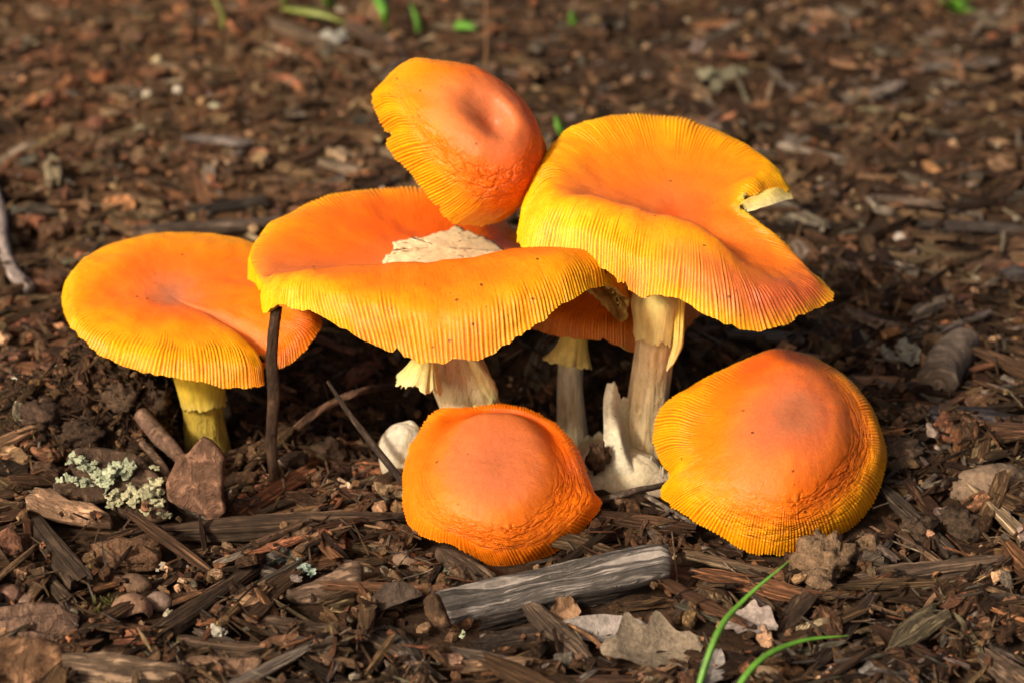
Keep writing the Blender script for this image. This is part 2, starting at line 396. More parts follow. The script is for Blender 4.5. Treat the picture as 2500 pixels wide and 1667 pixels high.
    for (s0, r0, ds, dr, cc, k) in patches:
        d = np.abs((SS - s0 + K / 2) % K - K / 2)
        w = np.exp(-((d / ds) ** 2 + ((RR - r0) / dr) ** 2)) * k * (1 + 0.35 * mid)
        col = lerp3(col, np.asarray(cc), np.clip(w, 0, 1))
    blot = np.clip(0.75 + 1.1 * vn(q * np.array([1.1, 1.1, 1.6]), seed + 71), 0.25, 1.3)
    gr_ = np.clip(np.clip(0.25 - st, 0, 1) * mask * stripe_dark * blot, 0, 1)
    col = lerp3(col, np.minimum(col, GROOVE + col * 0.2), gr_)
    col = lerp3(col, np.minimum(col * [1.05, 1.42, 1.5], 0.92), np.clip(st, 0, 1) ** 2 * mask * 0.7)
    for (s0, r0, ds, dr, cc, k) in post:
        d = np.abs((SS - s0 + K / 2) % K - K / 2); w = np.exp(-((d / ds) ** 4 + ((RR - r0) / dr) ** 4)) * k * (1 - 0.5 * np.clip(st, 0, 1) * mask)
        col = lerp3(col, np.asarray(cc), np.clip(w, 0, 1))
    # ragged edge
    tan_out = norm(G[-1] - G[-3])
    jg = jag * (0.22 * st[-1] + 1.1 * vn(np.stack([s * 7, s * 0, s * 0 + seed], -1)) + 1.2 * vn(np.stack([s * 2.1, s * 0, s * 0 + seed], -1), 4) - 2.2 * np.clip(vn(np.stack([s * 4.3, s * 0, s * 0 + seed], -1), 9) - 0.55, 0, 1))
    for (s0, dep, wd) in nicks:
        d = np.abs((s - s0 + K / 2) % K - K / 2); jg = jg - dep * np.clip(1 - d / wd, 0, 1)
    for k_ in range(1, 15):
        w = max(0.0, 1 - (k_ - 1) / 14.0) ** 3 if k_ > 1 else 1.0
        G[-k_] += tan_out * (jg * w)[:, None]
    wr = np.zeros_like(RR)
    if wrinkle:
        for (s0, r0, ds, dr, k) in wrinkle:
            d = np.abs((SS - s0 + K / 2) % K - K / 2); wr = np.maximum(wr, k * np.exp(-((d / ds) ** 2 + ((RR - r0) / dr) ** 4)))
    v = G.reshape(-1, 3) - base
    pol = np.stack([np.cos(TH) * 2.6, np.sin(TH) * 2.6, RR * 9.0], -1).reshape(-1, 3)
    f = grid_faces(NR, NT)
    cap = link('cap', raw_mesh('cap', v, face_out(v, f, ax), M_CAPW if wrinkle else M_CAP, col.reshape(-1, 3), attrs={'wr': wr.ravel(), 'pol': pol}), rootobj)
    # gills: folded sheet under the cap
    nn = normals(G)
    NG = nstripe * 2; idx = (np.arange(NG) * NT // NG)
    rows = [NR - 1, NR - 2, NR - 4, NR - 7, NR - 11, NR - 16, NR - 22, NR - 28, NR - 34, NR - 40, NR - 46, NR - 52]
    gg = []; gc = []
    for q_, j in enumerate(rows):
        t = (1 - r[j]); th_ = thick * (1 - math.exp(-t * 9)) + 0.02
        fold = (np.arange(NG) % 2) * 2 - 1
        th_ += 0.06 * min(q_, 1); off = th_ + fold * min(0.09, 0.4 * th_) * (1 + 0.4 * vn(np.stack([idx * 0.13, idx * 0., idx * 0. + q_ * .3], -1)))
        gg.append(G[j][idx] - nn[j][idx] * off[:, None])
        gc.append(np.tile(np.array(gillcol), (NG, 1)) * (0.85 + 0.15 * fold[:, None]))
    gg = np.array(gg).reshape(-1, 3) - base
    link('gills', raw_mesh('gills', gg, face_out(gg, grid_faces(len(rows), NG), -ax), M_GILL, np.array(gc).reshape(-1, 3)), cap)
    return cap, G, nn, RR, C, ax

def loft(path, rad, nseg, m, seed, rough=0.05, flute=0.0):
    """round body along world points; rad per path point (cm)"""
    c = cat_open(path, nseg); rr = cat_open(np.stack([rad, rad, rad], -1), nseg)[:, 0]
    t = norm(np.gradient(c, axis=0)); ref = np.array([1.0, 0.05, 0.02])
    u = norm(np.cross(t, ref)); w = np.cross(t, u)
    a = np.arange(m) / m * 2 * math.pi
    d = np.cos(a)[None, :, None] * w[:, None] + np.sin(a)[None, :, None] * u[:, None]
    q = np.stack([np.cos(a)[None] * 2 + np.zeros((nseg, 1)), np.sin(a)[None] * 2 + np.zeros((nseg, 1)), np.linspace(0, 3, nseg)[:, None] + np.zeros((1, m))], -1)
    k = 1 + rough * fbm(q * 1.3, seed, 3) * 2 + flute * vn(q * np.array([2.5, 2.5, 0.25]), seed + 2)
    return c[:, None] + d * (rr[:, None] * k)[..., None], q
def stem_part(rootobj, base, pts, name, mat, c0, c1, seed, nseg=60, m=40, rough=0.05, flute=0.06, closed=False):
    """pts: (px, py, y, width in photo pixels)"""
    w = [at(p[0], p[1], p[2]) for p in pts]; rad = np.array([0.5 * p[3] / pxcm(q) for p, q in zip(pts, w)])
    g, q = loft(np.array(w), rad, nseg, m, seed, rough, flute)
    t = np.linspace(0, 1, nseg)[:, None] + 0.25 * fbm(q * 1.2, seed + 5, 3)
    col = lerp3(np.array(c0), np.array(c1), np.clip(t, 0, 1))
    scuff = sst(0.15, 0.5, fbm(q * np.array([3, 3, 1.2]), seed + 9, 3))
    col = lerp3(col, col * [0.72, 0.58, 0.38], scuff * 0.75)
    f = [grid_faces(nseg, m)]
    v = g.reshape(-1, 3)
    if closed:
        v = np.vstack([v, g[0].mean(0), g[-1].mean(0)]); a = np.arange(m); e = (nseg - 1) * m
        f += [np.stack([a, (a + 1) % m, np.full(m, len(v) - 2)], -1), np.stack([e + a, np.full(m, len(v) - 1), e + (a + 1) % m], -1)]
        col = np.vstack([col.reshape(-1, 3), col[0, :1], col[-1, :1]])
    return link(name, raw_mesh(name, v - base, face_out(v, f), mat, col.reshape(-1, 3)), rootobj)
def skirt_part(rootobj, base, pts, name, mat, c0, c1, seed, wav=0.25, nseg=26, m=96, arc=(0, 2 * math.pi), thick=0.07):
    """a torn membrane hanging round a stem: flared tube, ragged lower edge, real thickness. pts as stem_part, last is the hem"""
    w = np.array([at(p[0], p[1], p[2]) for p in pts]); rad = np.array([0.5 * p[3] / pxcm(q) for p, q in zip(pts, w)])
    c = cat_open(w, nseg); rr = cat_open(np.stack([rad] * 3, -1), nseg)[:, 0]; t = np.linspace(0, 1, nseg)
    full = abs(arc[1] - arc[0] - 2 * math.pi) < 1e-6
    a = np.linspace(arc[0], arc[1], m, endpoint=not full)
    q = np.stack([np.cos(a) * 1.5, np.sin(a) * 1.5, a * 0 + seed], -1)
    ruff = (vn(q * 2.2, seed) + 0.5 * vn(q * 5, seed + 1)); hem = 0.35 * vn(q * 2.5, seed + 4) + 0.25 * vn(q * 9, seed + 6)
    ax = norm(w[-1] - w[0]); e1 = norm(np.cross(ax, np.array([0, 1.0, 0.1]))); e2 = np.cross(ax, e1)
    d = np.cos(a)[:, None] * e1 + np.sin(a)[:, None] * e2
    L = np.linalg.norm(w[-1] - w[0])
    def sheet(off):
        k = rr[:, None] * (1 + wav * ruff[None] * (t ** 1.6)[:, None]) - off
        return c[:, None] + d[None] * k[..., None] + ax * (hem[None] * (t ** 2)[:, None] * L * 0.22)[..., None]
    A = sheet(0); B = sheet(thick)
    nt_ = m
    V = np.concatenate([A, B[::-1]], 0)
    f = grid_faces(2 * nseg, m, full)
    col = lerp3(np.array(c0), np.array(c1), np.concatenate([t, t[::-1]])[:, None] + 0.12 * np.concatenate([ruff[None]] * (2 * nseg)))
    return link(name, raw_mesh(name, V.reshape(-1, 3) - base, f if face_sign(V[:nseg].reshape(-1, 3), grid_faces(nseg, m, full)) > 0 else f[:, ::-1], mat, col.reshape(-1, 3)), rootobj)

STEMC = (0.80, 0.56, 0.25); STEMY = (0.74, 0.52, 0.10); YELM = (0.82, 0.58, 0.07); WHITE = (0.84, 0.67, 0.40)
GRP = 'orange capped mushrooms'

# --- big wavy cap in the middle, with the bare pale patch
b0 = gr(1195, 1165, -0.6)
m2 = root('mushroom', b0, 'big wavy orange mushroom with a bare cream patch in its sunken cap', 'mushroom', GRP)
S2 = [(1466, 644, -11), (1390, 655, -8.5), (1262, 602, -5.8), (1190, 532, -5), (1060, 478, -4.6), (930, 472, -4.6), (800, 490, -5.5), (695, 545, -7), (640, 612, -9), (652, 668, -11.2),
      (690, 670, -12.4), (740, 660, -13.4), (800, 655, -13.8), (900, 653, -14.2), (1030, 643, -14.2), (1140, 630, -14.2), (1230, 614, -14), (1325, 603, -13.6), (1422, 613, -12.5)]
P2 = [(1533, 737, -11), (1512, 789, -9.2), (1405, 756, -6.6), (1220, 590, -3.2), (1070, 530, -2.8), (915, 520, -3), (770, 535, -4), (640, 605, -6), (607, 675, -8.5), (645, 722, -11.2),
      (642, 762, -13), (690, 750, -14.8), (790, 772, -16.4), (925, 847, -17.6), (1065, 886, -18), (1207, 858, -17.8), (1329, 780, -16.8), (1424, 714, -15.4), (1500, 700, -13.5)]
ramp2 = [(0, DISC), (0.15, DISC * [1.2, 0.95, 0.5]), (0.34, ORNG * [0.95, 0.9, 1]), (0.55, ORNG * [1.05, 1.1, 1]), (0.72, AMBR), (1.0, YELL)]
cap2, G2, N2, RR2, C2, ax2 = build_cap(m2, b0, (1050, 637, -10.5), S2, P2, 11, 250, nicks=[(13.35, 0.3, 0.1), (15.6, 0.12, 0.08)], ioff=(0, 0, -0.3), ramp=ramp2, kn=(0, 0.28, 0.52, 0.77, 1.0), cz=-0.3, cuts=[0, -.08, -.15, -.17, -.18, -.18, -.18, -.16, -.14, -.1, -.06, 0, .07, .13, .15, .14, .12, .07, .03], cut=(0.64, 0.78), amp=0.042, bulge=0.2, jag=0.07, thick=0.28, gillcol=(0.96, 0.74, 0.2),
    patches=[(9.5, 0.45, 1.2, 0.18, DISC * 0.9, 0.7), (4, 0.34, 3.0, 0.2, RED * [1, 1.2, 1], 0.9), (9.5, 0.3, 1.2, 0.15, DISC * 0.8, 0.6), (14.5, 0.5, 3.5, 0.14, ORNG * [1.0, 1.15, 1], 0.8), (14.3, 0.97, 0.9, 0.12, ORNG * 0.9, 0.6), (12.8, 0.95, 0.4, 0.12, ORNG * 0.8, 0.4)])  # RED patch: shade on the bowl's back slope painted into the skin
stem_part(m2, b0, [(1190, 1180, -11, 150), (1165, 1060, -11, 152), (1135, 960, -11, 150), (1105, 870, -11, 138), (1075, 760, -10.9, 130), (1060, 690, -10.7, 140)], 'stem', M_STEM, WHITE, STEMC, 41)
skirt_part(m2, b0, [(1048, 800, -12.6, 42), (1040, 860, -12.9, 52), (1028, 905, -13.1, 78), (1015, 943, -13.2, 112)], 'ring', M_RING, YELM, (0.78, 0.68, 0.30), 5, wav=0.22)
stem_part(m2, b0, [(1143, 868, -12.0, 18), (1168, 900, -12.1, 30), (1190, 940, -12.1, 36), (1203, 968, -12, 26), (1196, 990, -11.9, 8)], 'ring_fragment', M_RING, (0.70, 0.55, 0.22), (0.74, 0.62, 0.30), 43, rough=0.22, flute=0.2, closed=True)
# bare patch on the cap
poly = [(600 + u / 2.306, 420 + v / 2.306) for u, v in ((765, 545), (790, 465), (835, 440), (825, 400), (905, 378), (1000, 375), (1060, 350), (1120, 340), (1180, 305), (1230, 330), (1310, 360), (1390, 385), (1430, 420), (1458, 455), (1330, 480), (1150, 515), (950, 550), (830, 550))]
sel = (RR2 < 0.64) & (G2[..., 1] > -13.0); gp = G2[sel]; gnv = N2[sel]; gx_, gy_, _ = proj(gp)
pc = np.array(poly).mean(0); na = 120; nrr = 14; po = np.array(poly); pl = np.vstack([po, po[:1]]); cum = np.concatenate([[0], np.cumsum(np.linalg.norm(np.diff(pl, axis=0), axis=1))])
tt = np.linspace(0, cum[-1], na, endpoint=False); ring = np.stack([np.interp(tt, cum, pl[:, i]) for i in (0, 1)], -1)
ring += np.stack([vn(np.stack([tt * 0.16, tt * 0, tt * 0 + i], -1), 7) for i in (0, 1)], -1) * 4.0
pv = []
for k in range(nrr + 1):
    fr = min(k / (nrr - 1), 1.0)
    w = pc + (ring - pc) * fr
    for p in w:
        d = np.hypot(gx_ - p[0], gy_ - p[1]); ii = np.argpartition(d, 60)[:60]; wt = np.exp(-(d[ii] / 5.0) ** 2) + 1e-6; wt /= wt.sum()
        lift = -0.06 if k == nrr else 0.04 + 0.008 * float(vn(np.array([p[0] * .05, p[1] * .09, 0.0]), 3))
        pv.append((gp[ii] * wt[:, None]).sum(0) + norm((gnv[ii] * wt[:, None]).sum(0)) * lift)
pv = np.array(pv)
pcol = lerp3(np.array([0.90, 0.68, 0.38]), np.array([0.72, 0.44, 0.25]), sst(0.1, 0.5, fbm(pv * 0.9, 77, 3)))
o = link('bare_patch', raw_mesh('bare_patch', pv - b0, face_out(pv, grid_faces(nrr + 1, na), (0, -0.3, 1)), flesh_material('bare_flesh', 0.8, False, True, 0.00008), pcol), cap2)
o['label'] = 'cream bare flesh patch speckled with soil'

# --- right wavy cap with the notch
b0 = gr(1572, 1135, -0.4)
m5 = root('mushroom', b0, 'tall wavy yellow orange mushroom with a deep notch in its cap edge', 'mushroom', GRP)
S5 = [(1775, 500, -9.6), (1800, 545, -10.8), (1860, 620, -12.4), (1835, 640, -13.4), (1785, 612, -13.8), (1720, 560, -13.3), (1655, 537, -13), (1576, 521, -12.6), (1516, 499, -12), (1437, 472, -11.4), (1375, 468, -10.4),
      (1350, 430, -8.8), (1362, 370, -7), (1405, 322, -5.6), (1500, 291, -4.7), (1590, 286, -4.4), (1700, 309, -4.9), (1790, 345, -5.8), (1855, 398, -7.2), (1815, 440, -8.4)]
P5 = [(1813, 503, -9.8), (1905, 592, -11.4), (2029, 716, -13.0), (1978, 766, -14.8), (1868, 806, -16.1), (1752, 782, -16.4), (1640, 729, -15.8), (1550, 720, -15), (1480, 660, -14), (1380, 632, -13), (1292, 610, -11.6),
      (1263, 580, -9.6), (1288, 505, -7.2), (1338, 415, -4.8), (1470, 355, -3), (1600, 350, -2.8), (1740, 365, -3.7), (1862, 408, -5.2), (1931, 464, -7.2), (1866, 468, -8.5)]
ramp5 = [(0, RED * [1.1, 1.5, 3]), (0.10, DISC * [1.2, 0.95, 0.5]), (0.30, ORNG * [1, 1.05, 2]), (0.5, ORNG * [1.05, 1.2, 1]), (0.66, AMBR), (0.82, YELL * [1, 0.9, 1]), (1.0, YELL)]
PINK = (0.60, 0.105, 0.03)
cap5, G5, N5, RR5, C5, ax5 = build_cap(m5, b0, (1640, 497, -9.8), S5, P5, 23, 230, nicks=[(7.3, 0.3, 0.1)], post=[(4.2, 0.82, 2.1, 0.13, (0.60, 0.125, 0.035), 0.85)], cz=-0.45, ioff=(0, 0, -0.35), ramp=ramp5, kn=(0, 0.3, 0.55, 0.79, 1.0), cuts=[0, 0.06, 0.12, 0.12, 0.10, 0.08, 0.07, 0.06, 0.05, 0.03, -.04, -.14, -.18, -.2, -.2, -.2, -.2, -.18, -.1, 0], cut=(0.60, 0.74), amp=0.045, jag=0.06, thick=0.5,
    patches=[(3.1, 0.84, 1.7, 0.13, PINK, 1.15), (7.2, 0.95, 0.5, 0.07, (0.6, 0.12, 0.01), 0.7), (2, 0.55, 1.6, 0.25, ORNG * [0.95, 1.0, 3], 0.8), (8, 0.36, 2.6, 0.14, (0.44, 0.15, 0.085), 0.9), (0, 0.2, 3, 0.15, RED * [1, 1.4, 3], 0.6), (9, 0.78, 1.8, 0.12, YELL * [1.02, 1.12, 1], 0.8), (18.8, 0.95, 0.8, 0.1, ORNG * .8, 0.5)])
stem_part(m5, b0, [(1568, 1150, -11, 120), (1570, 1060, -11, 104), (1585, 950, -11, 98), (1598, 850, -11, 98), (1610, 760, -11, 98), (1618, 680, -10.8, 96), (1630, 600, -10.4, 110)], 'stem', M_STEM, WHITE, STEMC, 51, nseg=80)
skirt_part(m5, b0, [(1606, 690, -11.2, 104), (1603, 735, -11.4, 126), (1602, 790, -11.4, 112), (1600, 822, -11.4, 108)], 'ring', M_RING, (0.74, 0.55, 0.16), (0.76, 0.60, 0.24), 9, wav=0.10)
stem_part(m5, b0, [(1660, 700, -11.6, 26), (1658, 780, -11.9, 24), (1654, 840, -12.1, 22), (1640, 880, -12.2, 14), (1628, 905, -12.2, 4)], 'ring_fragment', M_RING, YELM, (0.72, 0.58, 0.26), 53, rough=0.25, flute=0.2, closed=True)
# torn volva cup
def sheet_part(rootobj, base, cols, name, mat, c0, c1, seed, thick=0.12, jag=2.2):
    """membrane through columns of (px,py,y), each column bottom to top"""
    A = np.array([[at(*p) for p in c] for c in cols])                    # (nc, nr, 3)
    nc, nr_ = 60, 30
    U = np.array([cat_open(A[:, k], nc) for k in range(A.shape[1])])     # (nr, nc,3)
    Gs = np.array([cat_open(U[:, i], nr_) for i in range(nc)]).transpose(1, 0, 2)
    Gs = Gs + np.array([0, 1.0, 0.2]) * (0.10 * fbm(Gs * 1.7, seed, 3))[..., None]
    top = jag / 40.0 * (vn(np.stack([np.arange(nc) * 0.16, np.zeros(nc), np.full(nc, seed)], -1)) + 0.35 * vn(np.stack([np.arange(nc) * 0.5, np.zeros(nc), np.full(nc, seed)], -1)))
    for k in range(1, 8): Gs[-k, :, 2] += top * (8 - k) / 7 * 3
    B = Gs + np.array([0, thick, -0.02])
    V = np.concatenate([Gs, B[::-1]], 0)
    V = np.concatenate([V, V[:1]], 0)
    f = grid_faces(len(V), nc, False)
    t = np.concatenate([np.linspace(0, 1, nr_), np.linspace(1, 0, nr_), [0]])[:, None] + 0.3 * fbm(V * 1.2, seed + 3, 3)
    return link(name, raw_mesh(name, V.reshape(-1, 3) - base, face_out(V.reshape(-1, 3), f), mat, lerp3(np.array(c0), np.array(c1), np.clip(t, 0, 1)).reshape(-1, 3)), rootobj)
sheet_part(m5, b0, [[(1462, 1215, -13.6), (1470, 1130, -13.2), (1474, 1060, -12.8), (1473, 985, -12.2), (1482, 938, -12)], [(1490, 1225, -14), (1500, 1140, -13.6), (1494, 1060, -13), (1492, 990, -12.4), (1500, 935, -12)],
    [(1520, 1225, -14.2), (1530, 1150, -13.8), (1520, 1080, -13.2), (1512, 1010, -12.2), (1515, 962, -11.9)], [(1550, 1215, -14.2), (1560, 1160, -13.8), (1540, 1110, -12.6), (1530, 1040, -11.8), (1533, 975, -11.6)],
    [(1590, 1200, -14), (1600, 1165, -13.5), (1570, 1140, -11.9), (1545, 1080, -11.2), (1545, 985, -11.2)]], 'volva', M_VOLVA, (0.66, 0.56, 0.38), (0.76, 0.70, 0.50), 61)
stem_part(m5, b0, [(1505, 1290, -12.6, 190), (1505, 1225, -12.5, 250), (1500, 1170, -12.3, 250), (1492, 1125, -12.1, 190), (1488, 1100, -12.0, 110), (1488, 1092, -12.0, 10)], 'volva_sac', M_VOLVA, (0.66, 0.52, 0.32), (0.86, 0.74, 0.50), 62, nseg=50, m=60, rough=0.13, flute=0.1, closed=True)
sheet_part(m5, b0, [[(1575, 1225, -14.4), (1585, 1180, -14.0), (1580, 1150, -13.4), (1590, 1128, -12.9)], [(1610, 1225, -14.4), (1612, 1190, -14.1), (1610, 1165, -13.7), (1612, 1140, -13.2)], [(1645, 1220, -14.2), (1645, 1190, -14), (1642, 1172, -13.6), (1640, 1150, -13.2)]], 'volva_flap', M_VOLVA, (0.30, 0.22, 0.14), (0.6, 0.5, 0.36), 63, jag=3)

sheet_part(m5, b0, [[(1821, 520, -9.9), (1816, 509, -9.8), (1810, 499, -9.7)], [(1858, 508, -9.5), (1853, 491, -9.1), (1846, 474, -8.75)], [(1898, 496, -8.8), (1895, 478, -8.4), (1892, 459, -8.0)], [(1936, 486, -7.8), (1933, 476, -7.5), (1930, 465, -7.15)]], 'torn_edge', M_GILL, (0.92, 0.76, 0.36), (0.94, 0.68, 0.14), 65, thick=0.2, jag=0.2)

# --- small mushroom in the shade between them
b0 = at(1400, 1120, -8.6)
m6 = root('mushroom', b0, 'small shaded mushroom under the larger caps with a frilled yellow ring', 'mushroom', GRP)
P6 = [(1712, 757, -6.5), (1680, 730, -4.6), (1600, 715, -3.4), (1490, 710, -3.1), (1390, 725, -3.7), (1310, 755, -5.2), (1284, 790, -7.2), (1320, 812, -8.9), (1374, 824, -9.7), (1436, 830, -10), (1500, 838, -10), (1553, 862, -9.9), (1610, 845, -9.6), (1665, 812, -8.6)]
S6 = [(1650, 705, -6.6), (1620, 690, -5.4), (1570, 680, -4.7), (1490, 675, -4.5), (1420, 682, -4.9), (1365, 700, -6), (1345, 718, -7.2), (1360, 735, -8.2), (1400, 748, -8.8), (1446, 755, -9), (1500, 762, -9), (1550, 765, -8.8), (1600, 755, -8.4), (1640, 730, -7.7)]
ramp6 = [(0, DISC), (0.4, ORNG), (0.7, ORNG * [0.9, 0.95, 1]), (1.0, (0.62, 0.20, 0.025))]
build_cap(m6, b0, (1495, 672, -7), S6, P6, 37, 130, ioff=(0, 0, 0.15), ramp=ramp6, cut=(0.5, 0.7), amp=0.04, thick=0.4, NR=60)
stem_part(m6, b0, [(1405, 1150, -8.6, 96), (1398, 1060, -8.6, 78), (1392, 960, -8.6, 66), (1394, 890, -8.6, 64), (1400, 820, -8.5, 62), (1415, 760, -8.2, 66)], 'stem', M_STEM, WHITE, (0.60, 0.53, 0.40), 71)
skirt_part(m6, b0, [(1404, 805, -8.9, 66), (1400, 840, -9.1, 72), (1394, 868, -9.2, 92), (1388, 888, -9.3, 112)], 'ring', M_RING, STEMY, (0.74, 0.60, 0.2), 13, wav=0.26)
sheet_part(m6, b0, [[(1330, 1215, -13), (1345, 1150, -11.2), (1360, 1085, -10)], [(1390, 1225, -13.6), (1400, 1150, -11.6), (1408, 1090, -9.8)], [(1430, 1225, -13.8), (1440, 1150, -12), (1440, 1062, -9.4)], [(1470, 1222, -13.8), (1475, 1150, -12.4), (1478, 1062, -10.2)], [(1500, 1220, -13.8), (1505, 1150, -12.8), (1500, 1068, -11.2)]], 'volva', M_VOLVA, (0.66, 0.60, 0.48), (0.62, 0.52, 0.30), 67, jag=2)

# --- outer mushroom on the left
b0 = gr(500, 1085, -0.8)
m1 = root('mushroom', b0, 'wide smooth orange mushroom beside a dark upright stick, leaning over heaved soil', 'mushroom', GRP)
S1 = [(715, 725, -9), (700, 665, -6.6), (640, 612, -4.6), (560, 583, -4), (450, 571, -3.8), (360, 575, -4.1), (272, 602, -5), (208, 645, -6.5), (184, 705, -8.5), (215, 768, -10.4), (285, 806, -11.5), (380, 826, -12.1), (460, 832, -12.2), (550, 836, -12.1), (608, 838, -11.7), (634, 836, -11.1), (680, 820, -10.6), (710, 780, -10)]
P1 = [(789, 772, -9), (770, 712, -6.6), (690, 655, -4), (580, 622, -2.8), (450, 612, -2.6), (345, 614, -3), (240, 645, -4.2), (170, 695, -6.2), (150, 748, -8.5), (176, 808, -11), (242, 861, -12.3), (350, 907, -13.4), (460, 930, -13.6), (570, 947, -13.5), (648, 940, -13), (652, 893, -12.0), (700, 893, -11.6), (775, 818, -10.4)]
ramp1 = [(0, GREY), (0.12, DISC), (0.26, ORNG * [0.98, 0.95, 3]), (0.45, ORNG * [1.05, 1.1, 1]), (0.64, AMBR), (0.82, YELL * [1, .85, 1]), (1.0, YELL * [1, 0.85, 1])]
build_cap(m1, b0, (415, 715, -8.6), S1, P1, 47, 210, cz=-0.12, creases=[(15, 0.38, 0.55, 0.15, 0.7), (14.6, 0.16, 0.4, 0.0, 0.3)], ioff=(0, 0, 0.12), ramp=ramp1, cut=(0.62, 0.78), amp=0.035, jag=0.04, thick=0.2,
    patches=[(14.5, 0.35, 0.9, 0.22, DISC, 0.7), (15.5, 0.8, 0.9, 0.3, ORNG * 0.95, 0.9), (17, 0.85, 1.3, 0.3, RED * [1.05, 1.4, 1], 0.9), (1, 0.4, 3, 0.2, ORNG, 0.5), (14, 0.95, 1.0, 0.12, ORNG, 0.6)])  # RED patch: shadow of the middle cap painted on the right side
stem_part(m1, b0, [(505, 1105, -10, 120), (500, 1050, -10, 104), (494, 1000, -10, 98), (490, 950, -10, 112), (485, 900, -10, 130), (480, 840, -9.8, 140), (470, 790, -9.4, 130)], 'stem', M_STEM, (0.46, 0.34, 0.07), (0.74, 0.47, 0.02), 81)
skirt_part(m1, b0, [(488, 880, -10.3, 128), (490, 925, -10.4, 126), (494, 965, -10.4, 112), (498, 985, -10.4, 110)], 'ring', M_RING, (0.80, 0.50, 0.015), (0.58, 0.42, 0.08), 17, wav=0.07)

# --- tilted button leaning on the middle cap
b0 = gr(1130, 800, -0.3)
m3 = root('mushroom', b0, 'tilted orange mushroom with dimpled brownish crown leaning above the cream patch', 'mushroom', GRP)
P3 = [(905, 237, -5), (922, 288, -6.3), (938, 352, -7), (992, 417, -7.7), (1040, 472, -8), (1085, 527, -8), (1118, 548, -7.9), (1190, 551, -7.2), (1258, 515, -6), (1300, 450, -4.8), (1288, 380, -3.8), (1245, 290, -3), (1165, 220, -2.8), (1075, 190, -3), (985, 160, -3.8), (928, 205, -4.4)]
S3 = [(985, 225, -6.8), (1005, 275, -7.8), (1040, 325, -8.5), (1090, 380, -9), (1135, 420, -9.3), (1180, 445, -9.4), (1220, 452, -9.3), (1268, 440, -8.9), (1302, 400, -8.2), (1318, 345, -7.4), (1290, 275, -6.3), (1238, 213, -5.5), (1170, 168, -5.2), (1105, 158, -5.3), (1042, 160, -5.7), (1000, 185, -6.2)]
rampB = [(0, DISC * 0.82), (0.12, DISC * 0.9), (0.24, DISC), (0.46, DISC * [1.15, 0.95, 0.7]), (0.60, ORNG * [0.95, 0.85, 1]), (0.72, ORNG * [1.05, 1.25, 1]), (0.84, AMBR), (1.0, YELL * [1, 0.82, 1])]
build_cap(m3, b0, (1213, 295, -7.6), S3, P3, 59, 150, cz=-0.35, nicks=[(1.75, 0.55, 0.22), (4.6, 0.18, 0.1)], creases=[(1.6, 0.25, 0.35, 0.7, 0.95)], ioff=(0.12, -0.42, 0.42), ifrac=0.52, ramp=rampB, lump=0.12, cut=(0.68, 0.84), amp=0.04, jag=0.06, thick=0.45, bulge=0.12,
    wrinkle=[(6.5, 0.68, 3.4, 0.13, 0.8), (2.5, 0.66, 2.0, 0.07, 0.4)], patches=[(8, 0.72, 2.6, 0.18, RED * [1.15, 1.35, 1], 0.9), (1, 0.8, 2.5, 0.3, AMBR, 0.6), (14.5, 0.8, 1.5, 0.3, AMBR, 0.7)])
stem_part(m3, b0, [(1130, 830, 0.6, 110), (1120, 700, -0.6, 90), (1110, 560, -2, 84), (1115, 430, -3.4, 84), (1130, 350, -4.6, 92)], 'stem', M_STEM, WHITE, STEMC, 91)

# --- front button
b0 = gr(1215, 1290, -0.2)
m4 = root('mushroom', b0, 'low orange mushroom cap with cracked wrinkled front, touching the grey split wood', 'mushroom', GRP)
P4 = [(1448, 1192, -16.4), (1470, 1232, -17.2), (1425, 1290, -18.2), (1345, 1355, -19.3), (1262, 1388, -20), (1203, 1385, -20.1), (1120, 1337, -19.9), (1050, 1320, -19.3), (995, 1280, -18.3), (981, 1205, -17), (988, 1125, -15.5), (1020, 1055, -14.2), (1063, 1004, -13.3), (1135, 992, -13), (1215, 985, -12.9), (1280, 995, -13.1), (1345, 1028, -13.7), (1402, 1085, -15)]
S4 = [(1385, 1170, -17.2), (1375, 1215, -18.2), (1340, 1262, -19.2), (1290, 1298, -20), (1225, 1308, -20.5), (1170, 1300, -20.5), (1120, 1280, -20.2), (1072, 1250, -19.6), (1040, 1212, -18.7), (1028, 1160, -17.5), (1040, 1110, -16.2), (1072, 1065, -15.2), (1108, 1030, -14.0), (1158, 1013, -13.6), (1215, 1010, -13.4), (1281, 1021, -13.6), (1338, 1056, -14.4), (1368, 1112, -16.1)]
ramp4 = [(0, DISC * 0.9), (0.12, DISC * [1.1, 1.05, 1.1]), (0.36, DISC * [1.25, 1.15, 0.9]), (0.52, ORNG * [1, 1.15, 3]), (0.66, ORNG * [1.08, 1.1, 1]), (1.0, ORNG * [1.1, 1.25, 1])]
build_cap(m4, b0, (1200, 1140, -18.0), S4, P4, 67, 170, iover={12: (1118, 1034, -15.1), 13: (1165, 1012, -14.7), 14: (1217, 1005, -14.6), 15: (1277, 1016, -14.8), 16: (1326, 1052, -15.4)}, ioff=(0, -0.25, 0.32), ifrac=0.62, ramp=ramp4, lump=0.09, cut=(0.78, 0.92), amp=0.03, jag=0.05, thick=0.12, bulge=0.1, stripe_dark=0.35,
    wrinkle=[(4, 0.70, 3.2, 0.13, 0.75), (0.5, 0.74, 2.0, 0.18, 0.7), (8.5, 0.62, 2.2, 0.06, 0.25)], patches=[(14, 0.68, 2.6, 0.12, RED * [1, 1, 1], 0.85), (17, 0.7, 1.2, 0.2, RED * [1.1, 1.3, 1], 0.6)])  # RED patches: shade in the back groove painted as colour
